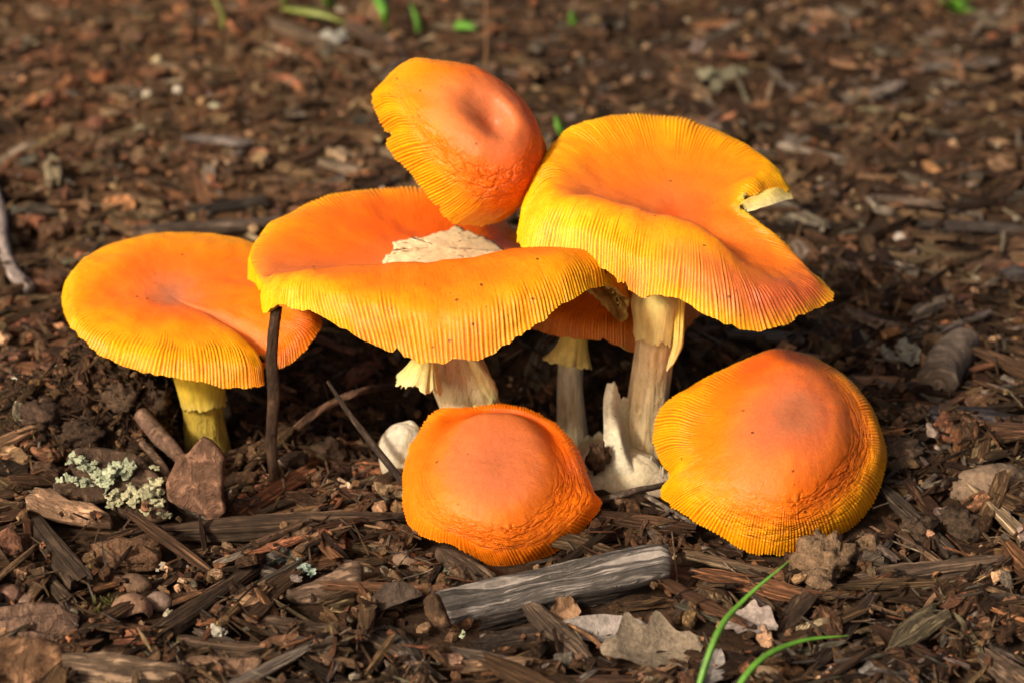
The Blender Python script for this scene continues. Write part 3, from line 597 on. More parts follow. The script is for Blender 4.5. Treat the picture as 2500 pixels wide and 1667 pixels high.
stem_part(m4, b0, [(1215, 1330, -16.2, 130), (1210, 1270, -16.4, 120), (1205, 1215, -16.8, 120)], 'stem', M_STEM, WHITE, STEMC, 95)

# --- right button
b0 = gr(1900, 1265, -0.2)
m7 = root('mushroom', b0, 'broad domed orange mushroom with dark brown centre beside pale soil clods', 'mushroom', GRP)
P7 = [(2164, 1088, -14.3), (2154, 1172, -15.6), (2104, 1268, -17), (2020, 1322, -18.6), (1913, 1356, -19.3), (1829, 1343, -19.3), (1735, 1296, -18.7), (1641, 1240, -17.4), (1611, 1197, -16.5), (1632, 1160, -15.9), (1598, 1091, -14.8), (1612, 1000, -13.2), (1690, 938, -12.2), (1790, 898, -11.5), (1880, 885, -11.1), (1985, 900, -11.1), (2068, 932, -11.8), (2126, 992, -12.8)]
S7 = [(2108, 1065, -15.4), (2092, 1130, -16.6), (2050, 1185, -17.9), (1990, 1230, -18.9), (1920, 1252, -19.5), (1850, 1242, -19.4), (1790, 1215, -19), (1745, 1175, -18.2), (1722, 1132, -17.4), (1715, 1108, -16.9), (1712, 1078, -16.2), (1728, 1015, -15.1), (1772, 952, -14.1), (1828, 893, -13.2), (1895, 857, -12.8), (1960, 872, -12.9), (2035, 920, -13.4), (2088, 988, -14.4)]
ramp7 = [(0, GREY * [0.85, 0.7, 0.5]), (0.12, GREY * [1.15, 0.95, 0.7]), (0.27, DISC * [1.05, 0.85, 0.7]), (0.40, DISC * [1.35, 1.05, 0.45]), (0.55, ORNG * [0.95, 1.0, 1]), (0.70, ORNG * [1.05, 1.3, 1]), (0.85, AMBR), (1.0, AMBR)]
build_cap(m7, b0, (1945, 1003, -16.3), S7, P7, 73, 210, ioff=(0, -0.3, 0.38), ifrac=0.6, ramp=ramp7, lump=0.09, cut=(0.66, 0.82), amp=0.034, jag=0.05, thick=0.45, bulge=0.11,
    wrinkle=[(1.5, 0.66, 2.8, 0.10, 1.0), (4, 0.78, 2.2, 0.13, 0.7)], patches=[(13, 0.6, 1.0, 0.2, RED, 0.9), (10, 0.6, 2.4, 0.14, ORNG * [1.05, 1.15, 1], 0.9), (2, 0.6, 2.2, 0.1, RED * [1.1, 1.5, 1], 0.6)])
stem_part(m7, b0, [(1900, 1300, -14.8, 140), (1905, 1220, -15, 130), (1915, 1120, -15.2, 130)], 'stem', M_STEM, WHITE, STEMC, 97)

# --- unopened egg behind the front button
b0 = gr(985, 1150, -0.6)
egg = root('mushroom_egg', b0, 'cream unopened mushroom egg peeping out beside the cracked orange cap', 'mushroom')
stem_part(egg, b0, [(990, 1170, -12.6, 50), (985, 1145, -12.6, 110), (988, 1100, -12.5, 128), (996, 1058, -12.4, 100), (1003, 1036, -12.3, 40), (1005, 1030, -12.3, 4)], 'shell', M_VOLVA, (0.45, 0.35, 0.22), (0.80, 0.74, 0.58), 99, nseg=40, rough=0.07, flute=0.03, closed=True)

# ------------------------------------------------------------------ debris shapes
rng = np.random.RandomState(7)
def splinter(seed, ns, m, curve=0.06, jag=0.5):
    """shredded wood chip, 1 x 1 x 1 box of fibres along x; returns v, quads+tris, uv"""
    r = np.random.RandomState(seed)
    t = np.linspace(0, 1, ns); a = np.arange(m) / m * 2 * math.pi + 0.3
    p = r.uniform(2.2, 5)
    cx = np.sign(np.cos(a)) * np.abs(np.cos(a)) ** (2 / p); cz = np.sign(np.sin(a)) * np.abs(np.sin(a)) ** (2 / p)
    e0, e1 = r.uniform(0.3, 1.0, 2); wprof = np.minimum(1, np.minimum(e0 + t / 0.22 * (1 - e0), e1 + (1 - t) / 0.25 * (1 - e1)))
    wprof = wprof * (1 + 0.18 * np.sin(t * r.uniform(2, 6) + r.uniform(0, 6)))
    fib = r.uniform(-1, 1, m) * 0.17                                        # fibre ridges run the whole length
    bend = curve * r.uniform(-1, 1) * (t - 0.5) ** 2 * 4; bz = curve * r.uniform(-0.5, 1) * (t - 0.5) ** 2 * 3
    jl = r.uniform(-1, 1, m) * jag; jr = r.uniform(-1, 1, m) * jag
    v = np.zeros((ns, m, 3))
    k = 1 + fib[None] + r.uniform(-0.06, 0.06, (ns, m))
    endw = np.clip((0.16 - t) / 0.16, 0, 1)[:, None] * jl[None] * 0.13 + np.clip((t - 0.84) / 0.16, 0, 1)[:, None] * jr[None] * 0.13
    v[..., 0] = (t - 0.5)[:, None] + endw
    v[..., 1] = 0.5 * cx[None] * wprof[:, None] * k + bend[:, None] * 2
    v[..., 2] = 0.5 * cz[None] * k * (0.6 + 0.4 * wprof)[:, None] + bz[:, None] * 2
    uv = np.stack([np.repeat(t[:, None], m, 1) * 1.0, np.repeat((np.arange(m) / m)[None], ns, 0)], -1).reshape(-1, 2)
    f = [grid_faces(ns, m)]
    V = np.vstack([v.reshape(-1, 3), v[0].mean(0) + [0.03, 0, 0], v[-1].mean(0) - [0.03, 0, 0]]); uv = np.vstack([uv, [0, .5], [1, .5]])
    i = np.arange(m); e = (ns - 1) * m; c0 = len(V) - 2
    f += [np.stack([(i + 1) % m, i, np.full(m, c0)], -1), np.stack([e + i, e + (i + 1) % m, np.full(m, c0 + 1)], -1)]
    return V, f, uv
def flake(seed, m=10, rings=2):
    """flat angular bark flake in a unit box"""
    r = np.random.RandomState(seed); a = np.sort((np.arange(m) + r.uniform(-0.35, 0.35, m)) / m * 2 * math.pi)
    rad = 0.5 * r.uniform(0.72, 1.05, m); p = 3.0
    sq = (np.abs(np.cos(a)) ** p + np.abs(np.sin(a)) ** p) ** (-1 / p)
    o = np.stack([np.cos(a) * rad * sq, np.sin(a) * rad * sq], -1)
    V = [[0, 0, 0.5]]; lay = []
    for k in range(1, rings + 1):
        fr = k / rings * (0.96 if k == rings else 1)
        lay.append(len(V)); V += [[x * fr, y * fr, 0.5 + r.uniform(-0.28, 0.12)] for x, y in o]
    lay.append(len(V)); V += [[x * 1.03, y * 1.03, r.uniform(-0.1, 0.15)] for x, y in o]
    lay.append(len(V)); V += [[x * 0.93, y * 0.93, -0.5 + r.uniform(-0.05, 0.15)] for x, y in o]
    V.append([0, 0, -0.5]); V = np.array(V, float); V[:, 2] += 0.5 * r.uniform(-1, 1) * (V[:, 0] ** 2) * 2
    i = np.arange(m); tri = [np.stack([np.zeros(m, int), lay[0] + i, lay[0] + (i + 1) % m], -1), np.stack([np.full(m, len(V) - 1), lay[-1] + (i + 1) % m, lay[-1] + i], -1)]
    quad = np.concatenate([np.stack([A + i, B + i, B + (i + 1) % m, A + (i + 1) % m], -1) for A, B in zip(lay[:-1], lay[1:])])
    return V, [quad] + tri, V[:, :2] + 0.5 + V[:, 2:] * 0.2
def clod(seed, nr_=7, m=9, rough=0.28, fr=1.6):
    th = np.linspace(0, math.pi, nr_)[1:-1]; a = np.arange(m) / m * 2 * math.pi
    d = np.stack([np.sin(th)[:, None] * np.cos(a), np.sin(th)[:, None] * np.sin(a), np.cos(th)[:, None] + 0 * a], -1).reshape(-1, 3)
    d = np.vstack([d, [0, 0, 1], [0, 0, -1]]); q = d * fr + seed * 3.7
    v = d * 0.5 * (1 + rough * 1.6 * fbm(q, seed, 3) + rough * 0.7 * vn(q * 3.1, seed + 4))[:, None]
    n_ = nr_ - 2; i = np.arange(m); e = (n_ - 1) * m; T = len(v) - 2
    f = [grid_faces(n_, m), np.stack([i, (i + 1) % m, np.full(m, T)][::-1], -1), np.stack([e + i, e + (i + 1) % m, np.full(m, T + 1)], -1)]
    uv = np.stack([v[:, 0] + v[:, 2] * 0.7, v[:, 1] + v[:, 2] * 0.3], -1)
    return v, f, uv

# ------------------------------------------------------------------ hand-placed debris
def ground_z(x, y): return float(terrain(np.array([x]), np.array([y]))[0])
def gz(px, py, lift=0.0):                                     # photo pixel on the uneven ground
    z = 0.0
    for _ in range(12):
        p = gr(px, py, z); z = 0.5 * z + 0.5 * (ground_z(p[0], p[1]) + lift)
    return gr(px, py, z)
KEEP = []                                                     # (x, y, radius, weight) kept clear of loose chips
TAKEN = []
def frame_from(a, b, up=(0, 0, 1), roll=0.0):
    x = norm(np.asarray(b) - np.asarray(a)); y = norm(np.cross(np.asarray(up, float), x)); z = np.cross(x, y)
    c, s = math.cos(roll), math.sin(roll)
    return np.stack([x, y * c + z * s, z * c - y * s], -1)
def put(name, shape, a, b, width, th, mat, colr, label, cat, group=None, roll=0.0, smooth=False, up=(0, 0, 1)):
    """a piece from world point a to b (its ends), width and thickness in cm; object origin at its centre, lying on the ground"""
    v, f, uv = shape; a = np.asarray(a); b = np.asarray(b); L = np.linalg.norm(b - a); c = (a + b) / 2
    Rm = frame_from(a, b, up, roll); w = (v * [L, width, th]) @ Rm.T
    o = link(name, raw_mesh(name, w, f, mat, uv=uv, smooth=smooth), loc=c); o.color = (*colr, 1)
    TAKEN.append((c[0], c[1], L, width, math.atan2(b[1] - a[1], b[0] - a[0]), c[2] + th * 0.5))
    return tag(o, label, cat, group)
def tube_obj(name, pts, rads, mat, colr, label, cat, seed, m=10, nseg=28, rough=0.1):
    g, q = loft(np.array(pts), np.array(rads, float), nseg, m, seed, rough, 0.1)
    c = g.reshape(-1, 3).mean(0); v = np.vstack([g.reshape(-1, 3), g[0].mean(0), g[-1].mean(0)]); i = np.arange(m); e = (nseg - 1) * m
    f = [grid_faces(nseg, m), np.stack([(i + 1) % m, i, np.full(m, len(v) - 2)], -1), np.stack([e + i, e + (i + 1) % m, np.full(m, len(v) - 1)], -1)]
    uv = np.vstack([np.stack([np.repeat(np.linspace(0, 1, nseg)[:, None], m, 1), np.repeat((i / m)[None], nseg, 0)], -1).reshape(-1, 2), [[0, 0], [1, 0]]])
    o = link(name, raw_mesh(name, v - c, f, mat, uv=uv), loc=c); o.color = (*colr, 1)
    return tag(o, label, cat)
def ends(px0, py0, px1, py1, l0=0.3, l1=0.3): return gz(px0, py0, l0), gz(px1, py1, l1)

DKB = (0.056, 0.028, 0.013); BRN = (0.135, 0.072, 0.034); TAN = (0.25, 0.15, 0.078); GRYW = (0.20, 0.155, 0.115); REDB = (0.31, 0.135, 0.062); PALE = (0.40, 0.30, 0.18)

PLANE = {}
def slab(name, outline, anchor, lift, tilt, thick, mat, colr, label, cat, seed, grain=0.0, rough=0.10, yaw=0.0, rings=7, flat=1.0):
    """angular piece with a broken outline; it lies on the plane through the anchor, tilted up by tilt degrees; real thickness"""
    p0 = gz(anchor[0], anchor[1], lift); t = math.radians(tilt); nr = norm(np.array([math.sin(yaw) * math.sin(t), -math.sin(t) * math.cos(yaw), math.cos(t)])); PLANE[seed] = (p0, nr)
    ol = np.array(outline, float); pl = np.vstack([ol, ol[:1]]); cum = np.concatenate([[0], np.cumsum(np.linalg.norm(np.diff(pl, axis=0), axis=1))]); na = 56
    tt = np.linspace(0, cum[-1], na, endpoint=False); px = np.stack([np.interp(tt, cum, pl[:, i]) for i in (0, 1)], -1)
    W = []
    for q in px:
        d = ray(*q); k = ((p0 - CAMP) @ nr) / (d @ nr); W.append(CAMP + d * k)
    W = np.array(W); W = W + 0.06 * np.stack([fbm(W * 3 + i * 9, seed + i, 3) for i in range(3)], -1); c = W.mean(0)
    e1 = norm(np.cross(nr, [0, 1, 0.3])); e2 = np.cross(nr, e1)
    if grain is None: ev, evec = np.linalg.eigh(np.cov((W - c).T)); g1 = evec[:, 2]
    else: g1 = e1 * math.cos(grain) + e2 * math.sin(grain)
    g2 = np.cross(nr, g1)
    lay = []
    for k in range(rings + 1):
        fr = k / rings; A = c + (W - c) * fr; uu = (A - c) @ g1; vv = (A - c) @ g2
        h = rough * 2.2 * fbm(np.stack([uu * 0.5, vv * 3.2, uu * 0 + seed], -1), seed, 4) + rough * flat * fbm(A * 1.1, seed + 4, 3) - (0.10 * thick if k == rings else 0)
        lay.append(A + nr * h[:, None])
    lay.append(c + (W - c) * 1.02 - nr * thick * 0.5 + 0.05 * np.stack([fbm(W * 4, seed + 7, 2)] * 3, -1)); lay.append(c + (W - c) * 0.93 - nr * thick); lay.append(np.repeat((c - nr * thick)[None], na, 0))
    V = np.array(lay).reshape(-1, 3); uv = np.stack([(V - c) @ g1 * 0.35, (V - c) @ g2 * 0.22 + (V - c) @ nr * 0.15], -1)
    o = link(name, raw_mesh(name, V - c, grid_faces(len(lay), na), mat, uv=uv, smooth=True), loc=c); o.color = (*colr, 1)
    ev, evec = np.linalg.eigh(np.cov((W[:, :2] - c[:2]).T)); pr = evec[:, 1]; e_l = np.ptp((W[:, :2] - c[:2]) @ pr); e_w = max(np.ptp((W[:, :2] - c[:2]) @ evec[:, 0]), thick)
    TAKEN.append((c[0], c[1], e_l, e_w, math.atan2(pr[1], pr[0]), W[:, 2].mean()))
    return tag(o, label, cat)
# grey split wood in front
sw = slab('split_wood', [(1056, 1446), (1200, 1410), (1350, 1374), (1480, 1345), (1590, 1320), (1628, 1326), (1640, 1352), (1636, 1396), (1560, 1420), (1400, 1452), (1240, 1490), (1092, 1526), (1064, 1512)], (1350, 1470), 0.75, 42, 1.1, M_PLANK, (0.25, 0.215, 0.185), 'grey weathered split wood with deep dark grain grooves, lying across the mulch', 'wood', 501, grain=None, rough=0.15, rings=16, flat=0.25)
be = slab('broken_end', [(1028, 1462), (1056, 1447), (1072, 1480), (1090, 1526), (1060, 1530), (1036, 1500)], (1060, 1528), 0.8, 55, 0.5, M_BARK, (0.11, 0.062, 0.032), None, None, 502, grain=1.0, rough=0.16, yaw=-0.6)
be.parent = sw; be.location = be.location - sw.location; be['label'] = 'brown fibrous broken end'
a, b_ = ends(1180, 1520, 1600, 1420, 0.15, 0.2)
put('split_wood', splinter(302, 24, 20, 0.02), a, b_, 0.9, 0.45, M_WOOD, (0.06, 0.043, 0.034), 'dark flat wood strip tucked under the grey split wood', 'wood')
# upright bark piece by the outer stem
# lichen-covered bark and pale wood on the left
slab('bark_piece', [(405, 1180), (430, 1112), (455, 1108), (492, 1070), (515, 1076), (546, 1120), (538, 1200), (546, 1252), (520, 1276), (495, 1262), (468, 1250), (440, 1240), (410, 1222)], (490, 1285), 0.35, 72, 0.5, M_BARK, (0.20, 0.105, 0.062), 'upright reddish brown bark slab propped below the outer mushroom', 'bark', 511, grain=1.4, rough=0.12, yaw=-0.2)
slab('bark_piece', [(160, 1112), (175, 1090), (240, 1083), (330, 1108), (370, 1138), (402, 1180), (412, 1252), (380, 1262), (300, 1255), (230, 1192), (180, 1150)], (300, 1250), 0.55, 32, 0.8, M_BARK, (0.085, 0.05, 0.03), 'dark bark chunk crusted with pale green lichen', 'bark', 512, grain=-0.3, rough=0.16)
slab('wood_chunk', [(60, 1212), (85, 1188), (130, 1194), (170, 1220), (222, 1224), (266, 1252), (272, 1275), (200, 1272), (110, 1252), (66, 1236)], (180, 1270), 0.75, 38, 0.9, M_WOOD, (0.44, 0.26, 0.15), 'pale pinkish broken wood chunk below the lichen', 'wood', 513, grain=-0.35, rough=0.16)
slab('bark_piece', [(130, 1178), (190, 1165), (250, 1180), (264, 1215), (200, 1224), (140, 1200)], (200, 1222), 0.9, 40, 0.7, M_BARK, (0.10, 0.058, 0.033), 'square brown bark chunk behind the pale broken wood', 'bark', 514, grain=0.1)
slab('bark_piece', [(640, 1440), (690, 1442), (760, 1415), (800, 1398), (850, 1364), (882, 1372), (882, 1440), (868, 1470), (760, 1470), (690, 1462)], (770, 1472), 0.25, 48, 0.9, M_WOOD, (0.22, 0.14, 0.09), 'tan grey wedge of bark near the small lichen tuft', 'bark', 516, grain=0.25, rough=0.10)
slab('bark_piece', [(-30, 1556), (40, 1552), (95, 1556), (150, 1582), (162, 1640), (168, 1700), (-30, 1700)], (80, 1690), 0.2, 58, 1.4, M_BARK, (0.19, 0.10, 0.05), 'thick square brown bark block with upright grain', 'bark', 523, grain=1.5, rough=0.14)
slab('bark_piece', [(-20, 1488), (60, 1470), (130, 1476), (192, 1490), (182, 1530), (150, 1556), (50, 1560), (-20, 1552)], (90, 1558), 0.7, 22, 0.6, M_BARK, (0.17, 0.10, 0.065), 'rough grey brown bark plate above the square bark block', 'bark', 524, grain=0.1, rough=0.2)
slab('wood_shard', [(150, 1590), (240, 1588), (340, 1600), (452, 1622), (444, 1690), (300, 1700), (150, 1695)], (300, 1690), 0.3, 42, 0.9, M_WOOD, (0.22, 0.145, 0.09), 'pale grained plank chip beside the square bark block', 'wood', 525, grain=-0.08, rough=0.12)
slab('bark_piece', [(440, 1618), (490, 1600), (560, 1604), (640, 1602), (632, 1630), (600, 1650), (490, 1652)], (540, 1650), 0.35, 30, 0.4, M_BARK, (0.21, 0.12, 0.072), 'ragged pinkish brown bark sheet', 'bark', 526, grain=0.05, rough=0.12)
slab('bark_piece', [(-20, 1305), (20, 1282), (52, 1310), (58, 1352), (30, 1375), (-20, 1370)], (20, 1375), 0.3, 50, 0.7, M_BARK, (0.20, 0.09, 0.05), 'reddish bark lump beside the steep brown strip', 'bark', 527)
slab('wood_shard', [(1190, 1385), (1110, 1340), (1065, 1335), (1062, 1352), (1120, 1400), (1150, 1432), (1195, 1425), (1215, 1400)], (1150, 1430), 0.3, 40, 0.7, M_WOOD, (0.13, 0.082, 0.05), 'stubby brown wood block jutting from under the cracked orange cap', 'wood', 528, grain=-0.7)
a, b_ = ends(420, 1302, 960, 1270, 0.35, 0.6)
put('wood_shard', splinter(315, 26, 16, 0.10, 0.8), a, b_, 0.95, 0.6, M_WOOD, (0.12, 0.075, 0.045), 'long brown wood shard lying below the upright bark slab', 'wood')
a, b_ = ends(395, 1545, 620, 1390, 0.4, 0.4)
put('wood_shard', splinter(317, 20, 12, 0.05, 0.8), a, b_, 0.7, 0.5, M_WOOD, (0.09, 0.055, 0.032), 'forked brown wood shard beside the broken nutshell', 'wood')
a, b_ = ends(560, 1510, 900, 1560, 0.3, 0.35)
put('wood_shard', splinter(318, 20, 14, 0.03), a, b_, 0.95, 0.4, M_WOOD, (0.15, 0.095, 0.058), 'flat light brown wood strip behind a white crumb', 'wood')
a, b_ = ends(445, 1570, 690, 1595, 0.3, 0.3)
put('wood_shard', splinter(319, 18, 12, 0.03), a, b_, 0.7, 0.35, M_WOOD, (0.16, 0.10, 0.06), 'narrow tan wood strip in front of a white crumb', 'wood')
a, b_ = ends(45, 1225, 195, 1420, 0.6, 0.5)
put('wood_shard', splinter(320, 20, 12, 0.05), a, b_, 0.75, 0.45, M_WOOD, (0.10, 0.065, 0.04), 'steep brown wood strip beside the pale broken wood', 'wood')
a, b_ = ends(85, 1380, 170, 1475, 0.4, 0.4)
put('wood_shard', splinter(321, 16, 10, 0.04), a, b_, 0.4, 0.35, M_WOOD, (0.11, 0.07, 0.04), 'thin brown stick between bark lumps', 'wood')
a, b_ = ends(225, 1370, 400, 1335, 0.5, 0.6)
put('soil_clod', clod(322, 16, 22, 0.34), a, b_, 1.5, 1.3, M_CLOD, (0.16, 0.085, 0.045), 'knobbly reddish brown clod below the lichen bark', 'clod', smooth=True)
a, b_ = ends(1265, 1455, 1450, 1640, 0.6, 0.3)
put('wood_shard', splinter(328, 24, 14, 0.04, 0.8), a, b_, 0.85, 0.4, M_WOOD, (0.15, 0.10, 0.065), 'brown wood strip slanting out from the grey split wood', 'wood')
a, b_ = ends(880, 1545, 1075, 1660, 0.4, 0.3)
put('wood_shard', splinter(329, 22, 12, 0.04, 0.6), a, b_, 0.5, 0.4, M_WOOD, (0.13, 0.085, 0.055), 'slim brown stick of wood in front of the pale orange flake', 'wood')
a, b_ = ends(1110, 1590, 1330, 1655, 0.3, 0.3)
put('wood_shard', splinter(330, 20, 14, 0.03), a, b_, 0.9, 0.4, M_WOOD, (0.14, 0.10, 0.07), 'broad grey brown wood strip beside a dead beige leaf', 'wood')
a, b_ = ends(1160, 1575, 1320, 1550, 0.3, 0.35)
put('wood_shard', splinter(331, 20, 14, 0.03, 0.9), a, b_, 0.7, 0.4, M_WOOD, (0.085, 0.058, 0.04), 'dark wood strip in front of the grey split wood', 'wood')
a, b_ = ends(2110, 1422, 2470, 1372, 0.4, 0.7)
put('wood_shard', splinter(332, 26, 16, 0.12, 0.6), a, b_, 0.95, 0.6, M_WOOD, (0.19, 0.125, 0.08), 'long curved light brown wood strip beside the pale clods', 'wood')
a, b_ = ends(1690, 1357, 1980, 1420, 0.35, 0.35)
put('wood_shard', splinter(333, 24, 12, 0.06, 0.4), a, b_, 0.5, 0.35, M_WOOD, (0.23, 0.16, 0.095), 'straw coloured stick under the domed orange cap', 'wood')
a, b_ = ends(1650, 1505, 1760, 1400, 0.4, 0.5)
put('wood_shard', splinter(334, 20, 12, 0.10, 0.5), a, b_, 0.4, 0.35, M_WOOD, (0.18, 0.13, 0.09), 'short curled grey brown strip behind a grass blade', 'wood')
a, b_ = ends(1900, 1560, 1970, 1450, 0.4, 0.5)
put('wood_shard', splinter(335, 18, 12, 0.05, 0.8), a, b_, 0.75, 0.35, M_WOOD, (0.11, 0.07, 0.042), 'upright brown splinter between the two grass blades', 'wood')
a, b_ = ends(1990, 1640, 2130, 1460, 0.35, 0.5)
put('wood_shard', splinter(336, 22, 12, 0.04), a, b_, 0.6, 0.4, M_WOOD, (0.07, 0.045, 0.03), 'long dark brown splinter behind the bent grass blade', 'wood')
a, b_ = ends(2150, 1190, 2330, 1360, 0.5, 0.4)
put('wood_shard', splinter(337, 22, 12, 0.05, 0.7), a, b_, 0.7, 0.5, M_WOOD, (0.10, 0.07, 0.048), 'dark wood stick running down beside the domed orange cap', 'wood')
a, b_ = ends(2410, 1600, 2520, 1680, 0.5, 0.4)
put('wood_shard', splinter(338, 16, 14, 0.02), a, b_, 1.2, 0.6, M_WOOD, (0.17, 0.11, 0.07), 'tan wood block cut square at its end', 'wood')
a, b_ = ends(2400, 1470, 2540, 1490, 0.5, 0.4)
put('wood_shard', splinter(339, 18, 14, 0.05), a, b_, 1.1, 0.5, M_WOOD, (0.10, 0.068, 0.045), 'brown wood slab below the long curved strip', 'wood')
a, b_ = ends(2070, 1655, 2200, 1640, 0.5, 0.5)
put('bark_piece', flake(340, 12, 2), a, b_, 1.1, 0.25, M_BARK, (0.25, 0.21, 0.17), 'flat pale grey bark flake near the grass', 'bark')
# background hero pieces
a, b_ = at(2290, 940, -3), at(2345, 870, 3)
brl = tube_obj('cut_branch', [gz(2287, 935, 1.0), gz(2300, 905, 1.0), gz(2330, 865, 1.1), gz(2352, 840, 1.0)], [0.85, 0.85, 0.8, 0.75], M_TWIG, (0.15, 0.11, 0.08), 'short thick cut branch showing its round brown end', 'branch', 341, m=18)
a, b_ = ends(2245, 1020, 2470, 1030, 0.5, 0.5)
put('wood_shard', splinter(342, 18, 14, 0.02), a, b_, 1.4, 0.9, M_WOOD, (0.05, 0.04, 0.04), 'dark damp wood block in front of the cut branch', 'wood')
a, b_ = gz(2325, 1190, 0.6), gz(2530, 1200, 0.8)
put('stone', clod(343, 18, 26, 0.22), a, b_, 2.4, 1.7, M_STONE, (0.19, 0.13, 0.085), 'flat tan stone at the side of the mulch', 'stone', smooth=True)
for k, (x0, y0, x1, y1, w, c_, lab) in enumerate([
    (1905, 355, 2085, 398, 0.55, (0.42, 0.34, 0.26), 'pale bleached stick behind the notched cap'),
    (2120, 240, 2200, 205, 0.9, (0.36, 0.28, 0.22), 'pale wood flake upright among far chips'),
    (2245, 165, 2430, 150, 0.7, (0.26, 0.21, 0.17), 'long grey stick in the far mulch'),
    (2100, 480, 2300, 500, 0.6, (0.2, 0.14, 0.10), 'straight brown stick right of the notched cap'),
    (2250, 545, 2500, 560, 0.5, (0.13, 0.10, 0.08), 'thin dark stick at the mulch edge'),
    (460, 515, 650, 490, 0.7, (0.055, 0.04, 0.03), 'dark wet stick behind the outer mushroom'),
    (330, 565, 690, 545, 1.0, (0.17, 0.12, 0.085), 'flat grey brown strip behind the outer mushroom'),
    (780, 395, 900, 430, 0.7, (0.28, 0.20, 0.13), 'tan splinter beside the tilted mushroom'),
    (450, 335, 610, 350, 0.6, (0.27, 0.22, 0.19), 'pale grey stick in the left background'),
    (665, 55, 850, 130, 0.9, (0.20, 0.135, 0.085), 'long tan stick below the grass'),
    (850, 60, 980, 130, 0.8, (0.16, 0.10, 0.065), 'brown stick crossing below the grass'),
    (2060, 760, 2200, 810, 0.7, (0.22, 0.15, 0.10), 'light brown chip in front of the far mulch'),
    (2250, 830, 2390, 848, 0.6, (0.27, 0.18, 0.11), 'straw brown stick above the cut branch'),
    (1780, 812, 1960, 832, 0.8, (0.15, 0.12, 0.10), 'grey brown stick behind the domed cap'),
    (2070, 925, 2190, 945, 0.5, (0.20, 0.15, 0.11), 'small pale twig behind the domed cap'),
    (2400, 690, 2500, 665, 0.9, (0.12, 0.10, 0.09), 'dark grey split stick in the middle distance')]):
    a, b_ = ends(x0, y0, x1, y1, 0.4, 0.5)
    put('wood_shard', splinter(350 + k, 14, 10, 0.05), a, b_, w, w * 0.6, M_WOOD, c_, lab, 'wood')
for k, (x0, y0, x1, y1, w, c_, lab) in enumerate([
    (0, 800, 85, 800, 1.5, (0.30, 0.11, 0.06), 'square red bark chunk left of the outer mushroom'),
    (90, 880, 205, 860, 1.3, (0.30, 0.125, 0.07), 'rounded red bark chunk left of the outer mushroom'),
    (30, 525, 115, 550, 1.2, (0.30, 0.12, 0.06), 'red bark chunk behind the grey branch'),
    (95, 570, 175, 555, 1.3, (0.19, 0.10, 0.055), 'brown bark lump behind the grey branch'),
    (215, 190, 270, 190, 1.0, (0.42, 0.16, 0.07), 'bright orange red chip in the far left mulch'),
    (90, 250, 130, 240, 1.1, (0.34, 0.13, 0.07), 'reddish far bark chip'),
    (215, 300, 260, 300, 1.1, (0.30, 0.13, 0.08), 'dull red far bark chip'),
    (60, 700, 150, 690, 1.2, (0.24, 0.11, 0.06), 'brown bark chunk below the grey branch'),
    (85, 905, 165, 895, 0.8, (0.25, 0.12, 0.075), 'thin reddish bark chip above the heaved soil'),
    (0, 875, 70, 880, 1.2, (0.22, 0.10, 0.06), 'brown red bark slab at the left edge')]):
    a, b_ = ends(x0, y0, x1, y1, 0.35, 0.4)
    put('bark_piece', flake(380 + k, 11, 2), a, b_, w, 0.6, M_BARK, c_, lab, 'bark', roll=-0.2)

# twigs
tube_obj('stick', [at(676, 1200, -13.5), at(662, 1085, -13.5), at(669, 960, -13.6), at(664, 870, -13.7), at(676, 750, -13.6)], [0.22, 0.20, 0.24, 0.21, 0.18], M_TWIG, (0.065, 0.036, 0.02), 'dark upright stick in front of the outer mushroom cap', 'stick', 401, m=14, nseg=48, rough=0.22)
tube_obj('twig', [gz(692, 1075, 0.2), at(760, 1015, -10.8), at(830, 975, -10.2), at(900, 950, -9.4), gz(985, 942, 0.3)], [0.17, 0.17, 0.16, 0.15, 0.12], M_TWIG, (0.16, 0.085, 0.05), 'smooth brown twig arching across the dark hollow', 'twig', 402)
tube_obj('twig', [at(800, 930, -12.2), at(860, 1020, -13.4), at(930, 1110, -14.6), at(985, 1180, -15.6), gz(1010, 1230, 0.2)], [0.06, 0.11, 0.14, 0.13, 0.07], M_TWIG, (0.06, 0.04, 0.028), 'dark split twig slanting in front of the white egg', 'twig', 403, nseg=44, rough=0.3)
tube_obj('branch', [gz(-25, 430, 0.5), gz(2, 520, 0.9), gz(8, 600, 1.0), gz(30, 660, 0.9), gz(72, 706, 0.6)], [0.3, 0.3, 0.32, 0.33, 0.3], M_TWIG, (0.30, 0.24, 0.21), 'pale grey crooked branch at the side of the red bark', 'branch', 404)
tube_obj('root', [at(345, 1010, -11.6), at(385, 1060, -12.6), at(420, 1095, -13.6), at(470, 1150, -14)], [0.32, 0.34, 0.3, 0.2], M_TWIG, (0.19, 0.11, 0.07), 'stubby light brown root poking from the heaved soil', 'root', 405)
tube_obj('root', [at(345, 1080, -13.0), at(375, 1110, -13.6), at(400, 1145, -14.2), at(420, 1190, -14.6)], [0.14, 0.16, 0.18, 0.15], M_TWIG, (0.15, 0.09, 0.055), 'thin brown root behind the upright bark slab', 'root', 406)
tube_obj('twig', [gz(1455, 1225, 0.5), gz(1540, 1200, 0.9), gz(1600, 1188, 0.7), gz(1680, 1165, 0.4)], [0.13, 0.14, 0.12, 0.1], M_TWIG, (0.14, 0.10, 0.07), 'brown twig lying at the foot of the torn volva', 'twig', 407)
tube_obj('twig', [gz(1555, 1195, 0.6), gz(1620, 1235, 0.5), gz(1700, 1285, 0.4)], [0.07, 0.1, 0.1], M_TWIG, (0.20, 0.15, 0.11), 'grey twig between the two front caps', 'twig', 408)
